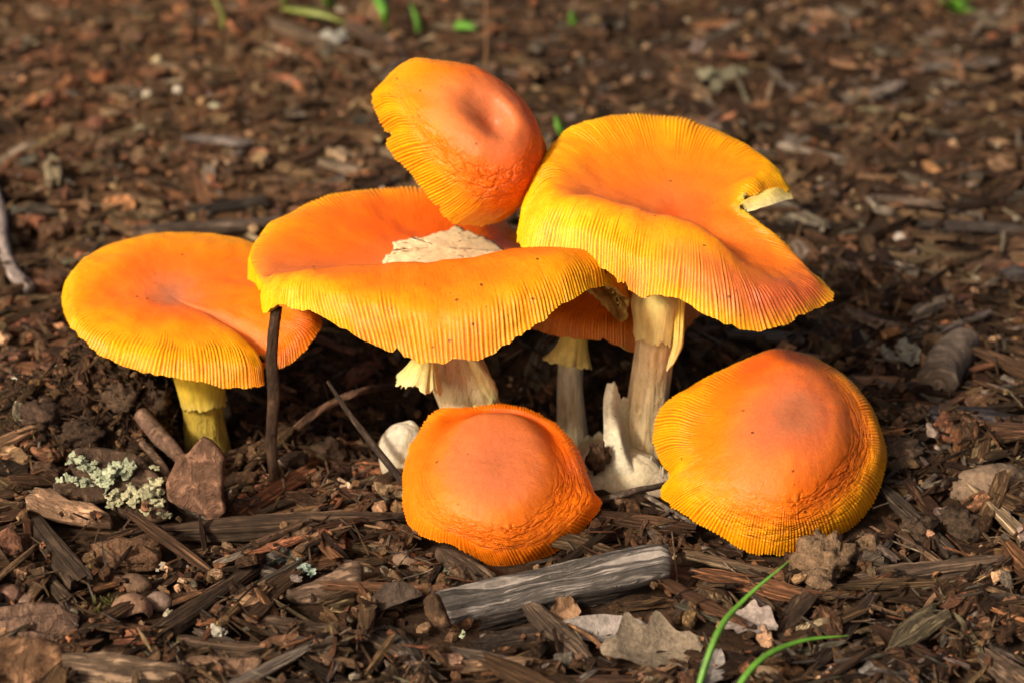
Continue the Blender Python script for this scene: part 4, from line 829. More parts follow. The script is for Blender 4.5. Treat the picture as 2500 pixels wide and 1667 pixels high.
tube_obj('leaf_stalk', [gz(1355, 1510, 0.5), gz(1410, 1535, 0.6), gz(1460, 1570, 0.6), gz(1490, 1610, 0.4)], [0.06, 0.07, 0.08, 0.06], M_TWIG, (0.28, 0.14, 0.06), 'curved orange brown leaf stalk beside the grey leaf', 'leaf stalk', 409, m=6)
for k, pts in enumerate([[(1640, 1290), (1652, 1400), (1655, 1450)], [(1560, 1225), (1640, 1255), (1700, 1300)], [(2180, 1320), (2290, 1370), (2410, 1480)], [(1700, 1360), (1730, 1345), (1800, 1400)], [(2130, 1240), (2200, 1215), (2260, 1190)], [(120, 1480), (200, 1530), (330, 1580)], [(960, 1420), (1060, 1380), (900, 1330)], [(1380, 1590), (1400, 1540), (1420, 1560)]]):
    tube_obj('rootlet', [gz(x, y, 0.55) for x, y in pts], [0.035] * 3, M_TWIG, (0.24, 0.18, 0.12), ['thin straw rootlet standing by the grey split wood', 'thin pale rootlet below the torn volva', 'thin dry stem crossing the long curved strip', 'fine straw rootlet by the straw coloured stick', 'fine rootlet beside the domed cap', 'fine dry stem beside the square bark block', 'fine rootlet below the cracked cap', 'fine curled rootlet near the leaf stalk'][k], 'rootlet', 420 + k, m=5, nseg=14)

# clods beside the right button and soil lumps
for k, (x, y, w, h, c_, lab) in enumerate([
    (2010, 1368, 2.0, 1.7, (0.20, 0.125, 0.07), 'pale knobbly soil clod in front of the domed cap'), (2115, 1340, 1.5, 1.2, (0.17, 0.105, 0.06), 'smaller pale soil clod beside the domed cap'), (2000, 1420, 1.1, 0.9, (0.19, 0.12, 0.07), 'lower pale clod touching the long curved strip'),
    (1610, 1335, 1.0, 0.8, (0.10, 0.06, 0.035), 'crumbly dark clod on the end of the grey split wood'), (1570, 1300, 0.7, 0.6, (0.09, 0.055, 0.03), 'small crumbly clod above the grey split wood'), (2190, 1110, 2.0, 1.2, (0.11, 0.07, 0.045), 'dark soil lump behind the domed cap'),
    (2240, 1300, 1.8, 1.2, (0.075, 0.048, 0.03), 'dark fibrous lump beside the long curved strip'), (2340, 1280, 1.6, 1.1, (0.065, 0.042, 0.026), 'dark crumbly lump near the tan stone'),
    (1460, 1115, 0.9, 1.2, (0.11, 0.06, 0.032), 'brown lump stuck on the torn volva'), (905, 1020, 1.1, 0.9, (0.11, 0.065, 0.036), 'brown soil lump beside the slanting twig'), (215, 905, 1.3, 1.2, (0.10, 0.06, 0.035), 'dark root crumb at the crest of heaved soil'),
    (290, 970, 1.5, 1.2, (0.09, 0.055, 0.032), 'heaved soil lump below the outer cap'), (370, 985, 1.4, 1.1, (0.08, 0.048, 0.028), 'dark soil lump left of the yellow stem'), (575, 1010, 1.3, 1.6, (0.075, 0.045, 0.026), 'dark soil lump right of the yellow stem'),
    (100, 1010, 1.8, 1.0, (0.075, 0.045, 0.028), 'wide soil lump on the heaved bank'), (200, 1060, 1.8, 0.9, (0.06, 0.036, 0.022), 'flat soil lump above the lichen bark'), (810, 1110, 1.4, 1.2, (0.06, 0.035, 0.02), 'dark soil lump in the hollow'),
    (700, 1120, 1.2, 0.9, (0.05, 0.03, 0.018), 'blackish soil lump beside the upright stick')]):
    if k == 8:
        c = at(1462, 1118, -13.7)
    else:
        c = gz(x, y, h * 0.32)
    o = link('soil_clod', raw_mesh('soil_clod', clod(440 + k, 18, 24, 0.42, 2.1)[0] * [w, w * 0.85, h], clod(440 + k, 18, 24, 0.42, 2.1)[1], M_CLOD, smooth=True), loc=c); o.color = (*c_, 1)
    o.rotation_euler = (0, 0, k * 1.3); tag(o, lab, 'clod')

# lichen crusts
def lichen(name, spots, label, seed, hue, plane=None):
    r = np.random.RandomState(seed); V = []; Fq = []; Ft = []; Cc = []; base = None
    for (px, py, lift, rad, nlob) in spots:
        c0 = gz(px, py, lift)
        if plane: p0, nr = PLANE[plane]; d = ray(px, py); c0 = CAMP + d * (((p0 + nr * 0.16 - CAMP) @ nr) / (d @ nr))
        if base is None: base = c0
        for _ in range(nlob):
            c = c0 + r.normal(0, rad * 0.55, 3) * [1, 0.8, 0.35 if plane is None else 0.5]; R_ = rad * r.uniform(0.3, 0.6); m = 16
            nrm = norm(np.array([r.uniform(-.5, .5), -0.55 + r.uniform(-.4, .4), 1.0])); e1 = norm(np.cross(nrm, [0.1, 1, 0])); e2 = np.cross(nrm, e1)
            a = np.arange(m) / m * 2 * math.pi; lob = 1 + 0.3 * np.sin(a * r.randint(3, 6) + r.uniform(0, 6)) + r.uniform(-.15, .15, m)
            s0 = len(V); V.append(c); col0 = np.array(hue) * r.uniform(0.75, 1.15); Cc.append(col0 * 0.8)
            for fr, up_ in ((0.5, 0.03), (1.0, 0.10), (0.9, -0.02)):
                ruf = up_ + 0.10 * np.sin(a * 5 + r.uniform(0, 6)) * fr
                for i in range(m):
                    V.append(c + (e1 * math.cos(a[i]) + e2 * math.sin(a[i])) * R_ * lob[i] * fr + nrm * ruf[i] * R_ * 1.5); Cc.append(col0 * (1.05 if fr > 0.95 else 0.9))
            for i in range(m):
                Ft.append((s0, s0 + 1 + i, s0 + 1 + (i + 1) % m))
                for q in range(2): A = s0 + 1 + q * m; Fq.append((A + i, A + m + i, A + m + (i + 1) % m, A + (i + 1) % m))
    o = link(name, raw_mesh(name, np.array(V) - base, [np.array(Fq), np.array(Ft)], M_LICHEN, np.array(Cc)), loc=base)
    return tag(o, label, 'lichen')
LG = (0.52, 0.56, 0.36); LY = (0.62, 0.58, 0.34); LB = (0.40, 0.50, 0.40); LW = (0.66, 0.60, 0.46)
lichen('lichen', [(185, 1120, 1.2, 0.35, 8), (215, 1140, 1.2, 0.35, 8), (265, 1150, 1.2, 0.5, 14), (310, 1145, 1.2, 0.45, 12), (250, 1180, 1.1, 0.4, 10), (160, 1172, 1.0, 0.3, 7), (205, 1175, 1.0, 0.3, 7)], 'large pale green lichen crust on the dark bark chunk', 1, LG, 512)
lichen('lichen', [(300, 1215, 0.9, 0.5, 14), (345, 1200, 0.9, 0.45, 12), (380, 1225, 0.8, 0.35, 8), (405, 1258, 0.6, 0.25, 6), (375, 1140, 1.1, 0.2, 5), (388, 1175, 1.0, 0.25, 6), (285, 1225, 0.8, 0.3, 8)], 'yellowish ruffled lichen beside the upright bark slab', 2, LY, 512)
lichen('lichen', [(690, 1360, 0.5, 0.35, 9), (725, 1360, 0.5, 0.35, 9), (745, 1385, 0.45, 0.3, 8)], 'small blue green lichen tuft behind the tan grey wedge', 3, LB)
lichen('lichen', [(528, 1538, 0.5, 0.35, 12)], 'white crumbly lichen lump between two wood strips', 4, LW)
lichen('lichen', [(42, 930, 0.5, 0.32, 12)], 'cream lichen lump left of the heaved soil', 5, LW)
lichen('lichen', [(1085, 1390, 0.5, 0.25, 7), (1100, 1405, 0.5, 0.2, 6)], 'dull green lichen scrap beside the stubby wood block', 6, (0.24, 0.25, 0.16))
lichen('lichen', [(2200, 860, 0.7, 0.6, 14), (2225, 875, 0.6, 0.4, 8)], 'grey lichen lump behind the domed cap', 7, (0.32, 0.30, 0.24))
lichen('lichen', [(395, 1385, 0.5, 0.2, 6)], 'tiny white lichen scrap beside the knobbly clod', 8, LW)
lichen('lichen', [(2030, 1525, 0.4, 0.2, 6)], 'tiny cream lichen scrap between the grass blades', 9, LY)
lichen('lichen', [(1125, 1550, 0.4, 0.15, 5)], 'tiny green lichen scrap near the dark wood strip', 10, LG)
lichen('lichen', [(1770, 190, 0.6, 0.8, 12), (1800, 175, 0.6, 0.5, 8)], 'pale yellow lichen lump in the far mulch', 11, (0.24, 0.22, 0.14))
lichen('lichen', [(835, 90, 0.7, 0.7, 8)], 'pale flake of lichen hanging below the grass', 12, (0.42, 0.40, 0.33))

# nutshells, pebbles, pale flakes
def shell_obj(name, px, py, w, d, h, c_, label, cat, seed, mat=None, rz=0.0, lift=0.3, rough=0.06):
    v, f, uv = clod(seed, 14, 20, rough, 1.1); c = gz(px, py, h * lift)
    o = link(name, raw_mesh(name, v * [w, d, h], f, mat or M_STONE, smooth=True), loc=c); o.color = (*c_, 1); o.rotation_euler = (0, 0.15, rz)
    return tag(o, label, cat)
def cupshell(px, py, rad, c_, label, seed):
    th = np.linspace(0.05, 1.75, 12); a = np.arange(24) / 24 * 2 * math.pi; r = np.random.RandomState(seed)
    def lay(R_, cutz): 
        t2 = th[:, None] * (1 + 0.12 * np.sin(a * 3 + seed)[None])
        return np.stack([np.sin(t2) * np.cos(a) * R_, np.sin(t2) * np.sin(a) * R_, np.cos(t2) * R_ * 0.85 + 0 * a], -1)
    V = np.concatenate([lay(rad, 0), lay(rad * 0.88, 0)[::-1]], 0); c = gz(px, py, rad * 0.25)
    o = link('nutshell', raw_mesh('nutshell', V.reshape(-1, 3), grid_faces(24, 24), M_STONE), loc=c); o.color = (*c_, 1); o.rotation_euler = (-0.35, 0.3, 0.5)
    return tag(o, label, 'nutshell')
cupshell(322, 1490, 0.72, (0.26, 0.15, 0.09), 'broken tan nutshell lying hollow side down', 3)
cupshell(990, 1375, 0.55, (0.20, 0.13, 0.085), 'broken nutshell left of the stubby wood block', 5)
shell_obj('pebble', 390, 1468, 0.95, 0.8, 0.7, (0.22, 0.15, 0.11), 'grey brown pebble beside the broken nutshell', 'pebble', 461)
shell_obj('pebble', 330, 1425, 1.2, 0.9, 0.7, (0.15, 0.09, 0.055), 'brown pebble behind the broken nutshell', 'pebble', 462)
shell_obj('pebble', 18, 1455, 1.1, 1.0, 0.9, (0.22, 0.12, 0.08), 'round reddish pebble near the rough bark plate', 'pebble', 463)
shell_obj('pebble', 1865, 1650, 1.35, 1.0, 0.95, (0.24, 0.155, 0.09), 'round tan nut between the grass blades', 'nut', 464)
shell_obj('pebble', 60, 1470, 0.9, 0.8, 0.6, (0.26, 0.16, 0.11), 'pinkish pebble near the rough bark plate', 'pebble', 465)
shell_obj('pebble', 360, 232, 0.7, 0.6, 0.6, (0.40, 0.34, 0.24), 'cream pebble in the far left mulch', 'pebble', 466)
shell_obj('pebble', 434, 222, 0.6, 0.6, 0.6, (0.48, 0.42, 0.32), 'whitish pebble in the far left mulch', 'pebble', 467)
shell_obj('pebble', 525, 262, 0.8, 0.6, 0.5, (0.34, 0.30, 0.19), 'yellowish pebble in the far left mulch', 'pebble', 468)
shell_obj('pebble', 2200, 580, 0.8, 0.6, 0.5, (0.42, 0.36, 0.30), 'pale grey pebble in the right mulch', 'pebble', 469)
shell_obj('pebble', 2400, 885, 0.9, 0.7, 0.5, (0.26, 0.21, 0.17), 'grey pebble above the cut branch', 'pebble', 470)
for k, (px, py, w, c_, lab) in enumerate([(1035, 1535, 0.75, (0.62, 0.38, 0.20), 'pale orange splintered flake left of the grey split wood'), (1100, 1615, 1.3, (0.42, 0.24, 0.15), 'pinkish tan bark flake in front of a brown stick'), (1595, 1650, 1.1, (0.46, 0.24, 0.15), 'pinkish flake near the beige leaf'), (838, 1507, 0.7, (0.52, 0.33, 0.20), 'square pale orange chip below the tan grey wedge'), (265, 1612, 0.9, (0.26, 0.14, 0.075), 'square rust brown chip on the pale grained plank chip')]):
    c = gz(px, py, 0.35); v, f, uv = flake(480 + k, 9, 2); an = 1.1 + k
    put('wood_flake', (v, f, uv), c - np.array([math.cos(an), math.sin(an), -0.35]) * w * 0.5, c + np.array([math.cos(an), math.sin(an), -0.1]) * w * 0.5, w * 0.6, 0.18, M_BARK, c_, lab, 'flake')

# dead leaves
def leaf(px, py, length, width, yaw, c_, label, seed, curl=0.35, lobes=0.0, lift=0.35, pitch=0.15):
    nu, nv_ = 26, 15; u = np.linspace(0, 1, nu)[:, None]; w = np.linspace(-1, 1, nv_)[None]
    half = width * 0.5 * np.sin(np.pi * np.clip(u, 0.02, 0.98)) ** 0.7 * (1 + lobes * np.sin(u * 19 + seed))
    x = (u - 0.5) * length + 0 * w + 0.12 * np.abs(w) * half; y = w * half
    z = curl * np.abs(w) ** 1.7 * half + 0.12 * length * np.sin(u * 3.3 + seed) - 0.10 * np.exp(-(w / 0.15) ** 2) * half
    q = np.stack([x, y, z * 0], -1); z = z + 0.16 * fbm(q * 1.3 + seed, seed, 3)
    A = np.stack([x, y, z], -1); B = A - [0, 0, 0.03]
    V = np.concatenate([A, B[::-1], A[:1]], 0)
    c = gz(px, py, lift)
    o = link('dead_leaf', raw_mesh('dead_leaf', V.reshape(-1, 3), grid_faces(len(V), nv_, False), M_LEAF), loc=c); o.color = (*c_, 1)
    o.rotation_euler = (pitch, -0.1, yaw)
    return tag(o, label, 'leaf')
leaf(1470, 1530, 3.2, 1.1, -0.15, (0.27, 0.23, 0.20), 'twisted grey dead leaf in front of the grey split wood', 3, 0.6, 0, 0.5, 0.5)
leaf(1590, 1580, 3.6, 2.3, 0.3, (0.24, 0.185, 0.125), 'lobed beige dead leaf with holes beside the grass', 8, 0.3, 0.28, 0.35, 0.35)
leaf(1830, 1525, 2.1, 1.3, -0.5, (0.25, 0.20, 0.17), 'small crumpled grey leaf between the grass blades', 12, 0.4, 0.2, 0.4, 0.4)
leaf(1740, 1630, 2.6, 0.9, 1.3, (0.24, 0.21, 0.185), 'narrow grey leaf lying behind the grass blades', 15, 0.4, 0.05, 0.35, 0.2)
leaf(1375, 1495, 1.3, 1.0, 0.9, (0.28, 0.16, 0.085), 'small rust brown leaf scrap against the grey split wood', 17, 0.5, 0.1, 0.6, 0.7)
leaf(800, 1335, 1.9, 0.8, 0.1, (0.16, 0.045, 0.02), 'dark red curled leaf scrap behind the tan grey wedge', 19, 0.7, 0.1, 0.35, 0.3)
leaf(930, 1320, 2.1, 1.2, 0.5, (0.15, 0.09, 0.05), 'brown crumpled leaf left of the cracked orange cap', 22, 0.7, 0.15, 0.4, 0.4)
leaf(960, 1480, 2.4, 1.0, 0.5, (0.10, 0.07, 0.05), 'dark folded leaf left of the grey split wood', 25, 0.8, 0.05, 0.4, 0.3)
leaf(2170, 1655, 2.4, 1.8, 0.2, (0.27, 0.235, 0.20), 'flat pale grey leaf next to the bent grass blade', 27, 0.15, 0.08, 0.4, 0.25)

# grass
def blade(pts, w, label, cat='grass', group=None, mat=None, name='grass_blade'):
    c = cat_open(np.array(pts), 26); t = norm(np.gradient(c, axis=0)); side = norm(np.cross(t, norm(CAMP - c) * [0.8, 0.8, 1.0] + [0.1, 0.05, 0.3])); nrm_ = np.cross(side, t)
    s = np.linspace(0, 1, 26); ww = w * 0.5 * (1 - s ** 3) * np.clip(0.6 + s * 2, 0, 1) + 0.01
    rows = []
    for o1, o2 in ((-1, 0.18), (0, 0), (1, 0.18), (0, -0.1)): rows.append(c + side * (ww * o1)[:, None] + nrm_ * (ww * o2)[:, None])
    V = np.stack(rows, 1); base = c[0]
    o = link(name, raw_mesh(name, V.reshape(-1, 3) - base, grid_faces(26, 4), mat or M_GRASS), loc=base)
    return tag(o, label, cat, group)
blade([gz(1672, 1790, 0.0), at(1745, 1560, -29.2), at(1815, 1465, -27.6), at(1930, 1365, -26.6)], 0.21, 'tall straight grass blade reaching towards the domed orange cap')
blade([gz(1735, 1790, 0.0), at(1840, 1625, -29.4), at(1950, 1565, -28), at(2072, 1550, -27.4)], 0.20, 'short grass blade bent over to the side')
blade([gz(905, -30, 0.1), gz(915, -20, 2.0), gz(935, 20, 2.2), gz(945, 78, 0.6)], 1.0, 'broad green grass blade drooping in the background')
blade([gz(690, 20, 0.3), gz(745, 28, 0.9), gz(800, 40, 0.9), gz(850, 60, 0.5)], 0.6, 'yellowing grass blade lying in the background', mat=plain_material('grass_yellowing', (0.20, 0.23, 0.05), 0.5))
blade([gz(1022, 90, 0.1), gz(1020, 60, 0.8), gz(1012, 30, 1.5), gz(1000, 8, 2.0)], 0.45, 'thin background grass blade near the brown stick')
blade([gz(545, 70, 0.1), gz(545, 40, 0.8), gz(530, 10, 1.5), gz(510, -20, 2.0)], 0.4, 'thin olive grass blade in the far background', mat=plain_material('grass_olive', (0.16, 0.17, 0.03), 0.5))
blade([gz(820, 20, 0.1), gz(800, 0, 0.8), gz(790, -25, 1.5), gz(800, -50, 2.0)], 0.8, 'short grass blade at the far mulch edge')
blade([gz(690, 12, 0.1), gz(700, 0, 0.8), gz(695, -15, 1.5), gz(680, -40, 2.0)], 0.7, 'far grass blade left of the drooping blade')
blade([gz(1370, 335, 0.1), gz(1366, 318, 0.5), gz(1362, 300, 0.9), gz(1355, 282, 1.3)], 0.55, 'small bright grass shoot behind the two tall caps')
blade([gz(1110, 65, 0.3), gz(1130, 62, 0.5), gz(1150, 66, 0.5), gz(1165, 70, 0.4)], 0.7, 'tiny green leaf lying near the seedling')
blade([gz(1400, 60, 0.2), gz(1398, 48, 0.5), gz(1396, 38, 0.8), gz(1392, 30, 1.0)], 0.6, 'tiny far green shoot behind the wavy caps')
# seedling with leaves
sb = gz(1185, 200, 0)
sd = root('seedling', sb, 'slender seedling with green leaves on a thin brown stem', 'plant')
g, q = loft(np.array([sb, sb + [0.1, 0, 3], sb + [0.0, 0.2, 6.0], sb + [0.1, 0.3, 8.2]]), np.array([0.10, 0.09, 0.08, 0.07]), 20, 6, 5)
link('stem', raw_mesh('stem', g.reshape(-1, 3) - sb, grid_faces(20, 6), plain_material('seedling_stem', (0.16, 0.08, 0.035), 0.7)), sd)
top = sb + np.array([0.1, 0.3, 8.0])
for k, (dx, dz, L) in enumerate(((-1, 0.25, 2.8), (1, 0.45, 3.0), (1.6, 0.7, 4.6), (-0.4, 0.9, 3.0))):
    d = norm(np.array([dx, -0.3, dz])); c = cat_open(np.array([top, top + d * L * 0.5 + [0, 0, 0.2], top + d * L + [0, 0, -0.2]]), 14); s = np.linspace(0, 1, 14); ww = 0.85 * np.sin(np.pi * np.clip(s, .03, .98)) ** 0.8
    sdv = norm(np.cross(d, [0, 0.5, 1.0]))
    V = np.stack([c + sdv * (ww * o1)[:, None] + np.array([0, 0, 1.]) * (np.abs(o1) * ww * 0.2 + o2)[:, None] for o1, o2 in ((-1, 0), (0, 0), (1, 0), (0, -0.03))], 1)
    link('leaf', raw_mesh('leaf', V.reshape(-1, 3) - sb, grid_faces(14, 4), M_GRASS), sd)
# far green sprig
for k, (px, py, lab) in enumerate(((2335, 40, 'bright green weed sprig in the far right mulch'),)):
    base = gz(px, py, 0); r = np.random.RandomState(5); rt = root('weed', base, lab, 'plant')
    for j in range(9):
        d = norm(np.array([r.uniform(-1, 1), r.uniform(-0.6, 0.6), r.uniform(0.3, 1.0)])); L = r.uniform(1.0, 2.4)
        c = cat_open(np.array([base, base + d * L * 0.6 + [0, 0, 0.2], base + d * L]), 8); sdv = norm(np.cross(d, [0.2, 0.6, 1])); s = np.linspace(0, 1, 8); ww = 0.35 * np.sin(np.pi * np.clip(s, .1, .97))
        V = np.stack([c + sdv * (ww * o1)[:, None] + np.array([0, 0, o2]) for o1, o2 in ((-1, 0.05), (0, 0), (1, 0.05), (0, -0.03))], 1)
        link('leaf', raw_mesh('leaf', V.reshape(-1, 3) - base, grid_faces(8, 4), M_GRASS), rt)

# ------------------------------------------------------------------ loose mulch, piled on a height map
RES = 0.16; X0, X1, Y0, Y1 = -60.0, 60.0, -38.0, 78.0
hx = np.arange(X0, X1, RES); hy = np.arange(Y0, Y1, RES); HX, HY = np.meshgrid(hx, hy); H = terrain(HX, HY)
HB = H.copy()
def cell(x, y): return np.clip(((y - Y0) / RES).astype(int), 0, H.shape[0] - 1), np.clip(((x - X0) / RES).astype(int), 0, H.shape[1] - 1)
for (cx, cy, L, W, yaw, topz) in TAKEN:                        # hand-placed pieces already lie there
    u = np.linspace(-L / 2, L / 2, max(3, int(L / RES))); w = np.linspace(-W / 2, W / 2, max(2, int(W / RES))); U, Wv = np.meshgrid(u, w)
    x = cx + U * math.cos(yaw) - Wv * math.sin(yaw); y = cy + U * math.sin(yaw) + Wv * math.cos(yaw); iy, ix = cell(x.ravel(), y.ravel())
    H[iy, ix] = np.maximum(H[iy, ix], np.minimum(topz, HB[iy, ix] + 1.4))
BLOCK = np.zeros(H.shape, bool)                                # mushroom feet, low caps and the larger hand-placed pieces
for (cx, cy, L, W, yaw, topz) in TAKEN:
    du = (HX - cx) * math.cos(yaw) + (HY - cy) * math.sin(yaw); dv = -(HX - cx) * math.sin(yaw) + (HY - cy) * math.cos(yaw)
    BLOCK |= (np.abs(du) < L * 0.46) & (np.abs(dv) < W * 0.42)
def block(px, py, rx, ry, z=0.0):
    c = gr(px, py, z); BLOCK[:] |= ((HX - c[0]) / rx) ** 2 + ((HY - c[1]) / ry) ** 2 < 1
c4 = np.array([at(1215, 1190, -16.6)]); BLOCK |= ((HX - c4[0, 0]) / 3.5) ** 2 + ((HY + 16.7) / 3.3) ** 2 < 1
BLOCK |= ((HX - at(1890, 1110, -15.2)[0]) / 4.1) ** 2 + ((HY + 15.2) / 4.0) ** 2 < 1
for (px, py, y, rr_) in ((1190, 1165, -11, 1.4), (1570, 1130, -11.3, 1.1), (1400, 1110, -8.6, 0.9), (500, 1085, -10, 1.1), (1130, 820, 0.3, 0.9), (985, 1140, -12.5, 1.1), (1490, 1190, -13, 1.6)):
    c = at(px, py, y); BLOCK |= (HX - c[0]) ** 2 + (HY - c[1]) ** 2 < rr_ ** 2
BLOCK |= (HX > at(1300, 1200, -13.5)[0]) & (HX < at(1640, 1200, -13.5)[0]) & (HY > -15.2) & (HY < -10.2)
VIEW = []
for (px, py) in ((1060, 1500), (1340, 1440), (1600, 1380), (475, 1180), (250, 1160), (170, 1240), (300, 1210), (1200, 1350), (330, 1480), (780, 1430), (1590, 1560), (480, 1300), (430, 1285), (540, 1295), (1120, 1530), (1230, 1500), (1350, 1475), (1470, 1445), (1480, 1530), (1700, 1640), (1830, 1530), (2010, 1400)): VIEW.append(gz(px, py, 0.3)[:2])
VIEW = np.array(VIEW)

LIB_S = [splinter(600 + k, 5, 6, 0.07, 0.9) for k in range(14)]; LIB_F = [flake(640 + k, 8, 1) for k in range(10)]; LIB_C = [clod(670 + k, 6, 7, 0.5, 2.0) for k in range(10)]
HERO_S = [raw_mesh('wood_chip', *splinter(700 + k, 16, 14, 0.08, 0.9)[:2], M_WOOD, uv=splinter(700 + k, 16, 14, 0.08, 0.9)[2], smooth=False) for k in range(16)]
HERO_F = [raw_mesh('bark_flake', *flake(740 + k, 12, 3)[:2], M_BARK, uv=flake(740 + k, 12, 3)[2], smooth=False) for k in range(10)]
CLASSES = {'dark': DKB, 'brown': BRN, 'tan': TAN, 'grey': GRYW, 'red': REDB, 'pale': PALE}
pieces = []          # kind, lib index, matrix(3x3), centre, colour, class, dims
def drop(kind, L, W, T, x, y, yaw, cls, sink=0.35, tilt=0.25):
    iy, ix = cell(np.array([x]), np.array([y]))
    if BLOCK[iy[0], ix[0]]: return
    u = np.array([-0.46, -0.23, 0, 0.23, 0.46]) * L; w = np.array([-0.35, 0.35]) * W
    U, Wv = np.meshgrid(u, w); U = U.ravel(); Wv = Wv.ravel(); cs, sn = math.cos(yaw), math.sin(yaw)
    iy, ix = cell(x + U * cs - Wv * sn, y + U * sn + Wv * cs)
    if BLOCK[iy, ix].sum() > 2: return
    h = H[iy, ix]
    s = float(np.clip(((h[U > 0.1 * L].mean() - h[U < -0.1 * L].mean()) / (0.69 * L)), -0.55, 0.55)) + rng.normal(0, tilt * 0.35)
    z = float(np.percentile(h - s * U, 65)) + T * (0.5 - sink)
    base = float(HB[iy, ix].min())
    if z > base + 1.2: z = base + 1.2 - rng.uniform(0, 0.6)
    roll = rng.normal(0, tilt)
    a = np.array([x - cs * L / 2, y - sn * L / 2, z - s * L / 2]); b = np.array([x + cs * L / 2, y + sn * L / 2, z + s * L / 2])
    pieces.append((kind, rng.randint(1000), frame_from(a, b, roll=roll) * np.array([L, W, T]), np.array([x, y, z]), np.array(CLASSES[cls]) * math.exp(rng.normal(0.0, 0.33)) * (1 + rng.uniform(-0.08, 0.08, 3)), cls, (L, W, T)))
    u = np.arange(-L / 2, L / 2 + RES / 2, RES); w = np.arange(-W / 2, W / 2 + RES / 2, RES); U, Wv = np.meshgrid(u * 0.95, w * 0.9)
    iy, ix = cell(x + U * cs - Wv * sn, y + U * sn + Wv * cs); H[iy, ix] = np.maximum(H[iy, ix], z + s * U + T * 0.4)
def where(n_, near_bias):
    out = []
    while len(out) < n_:
        y = rng.uniform(-36, 76)
        if y > 8 and rng.rand() > near_bias: continue
        half = (y - CAMP[1]) * 0.2126 * 1.28 + 2
        if rng.rand() < 0.12: half += 13
        out.append((rng.uniform(-half, half), y))
    return out
def pick_cls(x, y):
    left = float(sst(4, -16, np.array(x + rng.normal(0, 3)))) * (0.35 + 0.65 * float(sst(-18, -4, np.array(y))))
    far = float(sst(-6, 12, np.array(y)))
    p = (np.array([0.30, 0.40, 0.13, 0.11, 0.05, 0.01]) * (1 - far) + np.array([0.22, 0.31, 0.22, 0.18, 0.05, 0.02]) * far) * (1 - left) + np.array([0.07, 0.32, 0.32, 0.03, 0.23, 0.03]) * left  # left mix: redder bark, with lighter pieces painting in the sun
    return rng.choice(['dark', 'brown', 'tan', 'grey', 'red', 'pale'], p=p / p.sum())
def in_pit(x, y): return ((x - 0.5) / 9.5) ** 2 + ((y + 7) / 5.0) ** 2 < 1 or ((x + 15.5) / 4.5) ** 2 + ((y + 9) / 3.0) ** 2 < 1
def bare(x, y): return np.min(np.hypot(VIEW[:, 0] - x, VIEW[:, 1] - y)) < 1.6
# fine crumbs first, then chips from large to small, a few big ones and slivers last
for x, y in where(7020, 0.6):
    s = rng.uniform(0.12, 0.42); drop('C', s * rng.uniform(1, 1.6), s, s * 0.8, x, y, rng.uniform(0, 6.28), pick_cls(x, y) if (rng.rand() < 0.6 or (x < 2 and y > -5)) else 'dark', 0.4)
for x, y in where(1620, 0.75):
    if in_pit(x, y) or bare(x, y): continue
    L = rng.uniform(1.6, 4.2); drop('S', L, L * rng.uniform(0.13, 0.3), rng.uniform(0.15, 0.4), x, y, rng.normal(0, 0.9), pick_cls(x, y))
for x, y in where(2052, 0.7):
    if in_pit(x, y) or bare(x, y): continue
    L = rng.uniform(0.7, 2.0); drop('F', L, L * rng.uniform(0.5, 0.9), rng.uniform(0.15, 0.45), x, y, rng.uniform(0, 6.28), pick_cls(x, y), 0.3, 0.4)
for x, y in where(4968, 0.6):
    if bare(x, y) and rng.rand() < 0.9: continue
    if in_pit(x, y) and rng.rand() < 0.6: continue
    L = rng.uniform(0.6, 2.2); drop('S', L, L * rng.uniform(0.08, 0.28), rng.uniform(0.08, 0.25), x, y, rng.uniform(-1.5, 1.5), pick_cls(x, y), 0.3, 0.45)
for x, y in where(2808, 0.4):
    if bare(x, y): continue
    L = rng.uniform(0.5, 2.0); drop('S', L, rng.uniform(0.05, 0.13), rng.uniform(0.05, 0.1), x, y, rng.uniform(-1.57, 1.57), pick_cls(x, y), 0.2, 0.5)
for x, y in where(4536, 0.5):
    if bare(x, y) and rng.rand() < 0.7: continue
    s = 0.1 + 0.5 * rng.rand() ** 2.2; drop('C' if rng.rand() < 0.6 else 'F', s * 1.3, s, s * 0.6, x, y, rng.uniform(0, 6.28), pick_cls(x, y), 0.3, 0.4)
# larger strips on top near the camera
for k in range(200):
    y = rng.uniform(-34, -4) if k < 110 else rng.uniform(-4, 30); half = (y - CAMP[1]) * 0.2126 * 1.2; x = rng.uniform(-half, half)
    if in_pit(x, y) or bare(x, y): continue
    L = rng.uniform(2.0, 4.6); drop('S', L, rng.uniform(0.3, 0.8), rng.uniform(0.2, 0.45), x, y, rng.normal(0, 1.1), pick_cls(x, y), 0.35, 0.3)
for x, y in where(2376, 0.3):
    if bare(x, y): continue
    L = rng.uniform(0.3, 1.1); drop('S', L, rng.uniform(0.05, 0.2), rng.uniform(0.05, 0.12), x, y, rng.uniform(-1.57, 1.57), pick_cls(x, y), 0.2, 0.6)
# fine pale straw and grey flecks
for x, y in where(3240, 0.4):
    if bare(x, y): continue
    L = rng.uniform(0.25, 1.2); drop('S', L, rng.uniform(0.04, 0.12), rng.uniform(0.04, 0.08), x, y, rng.uniform(-1.57, 1.57), rng.choice(['tan', 'grey', 'tan', 'red', 'brown', 'pale'], p=[0.3, 0.2, 0.15, 0.15, 0.15, 0.05]), 0.1, 0.6)
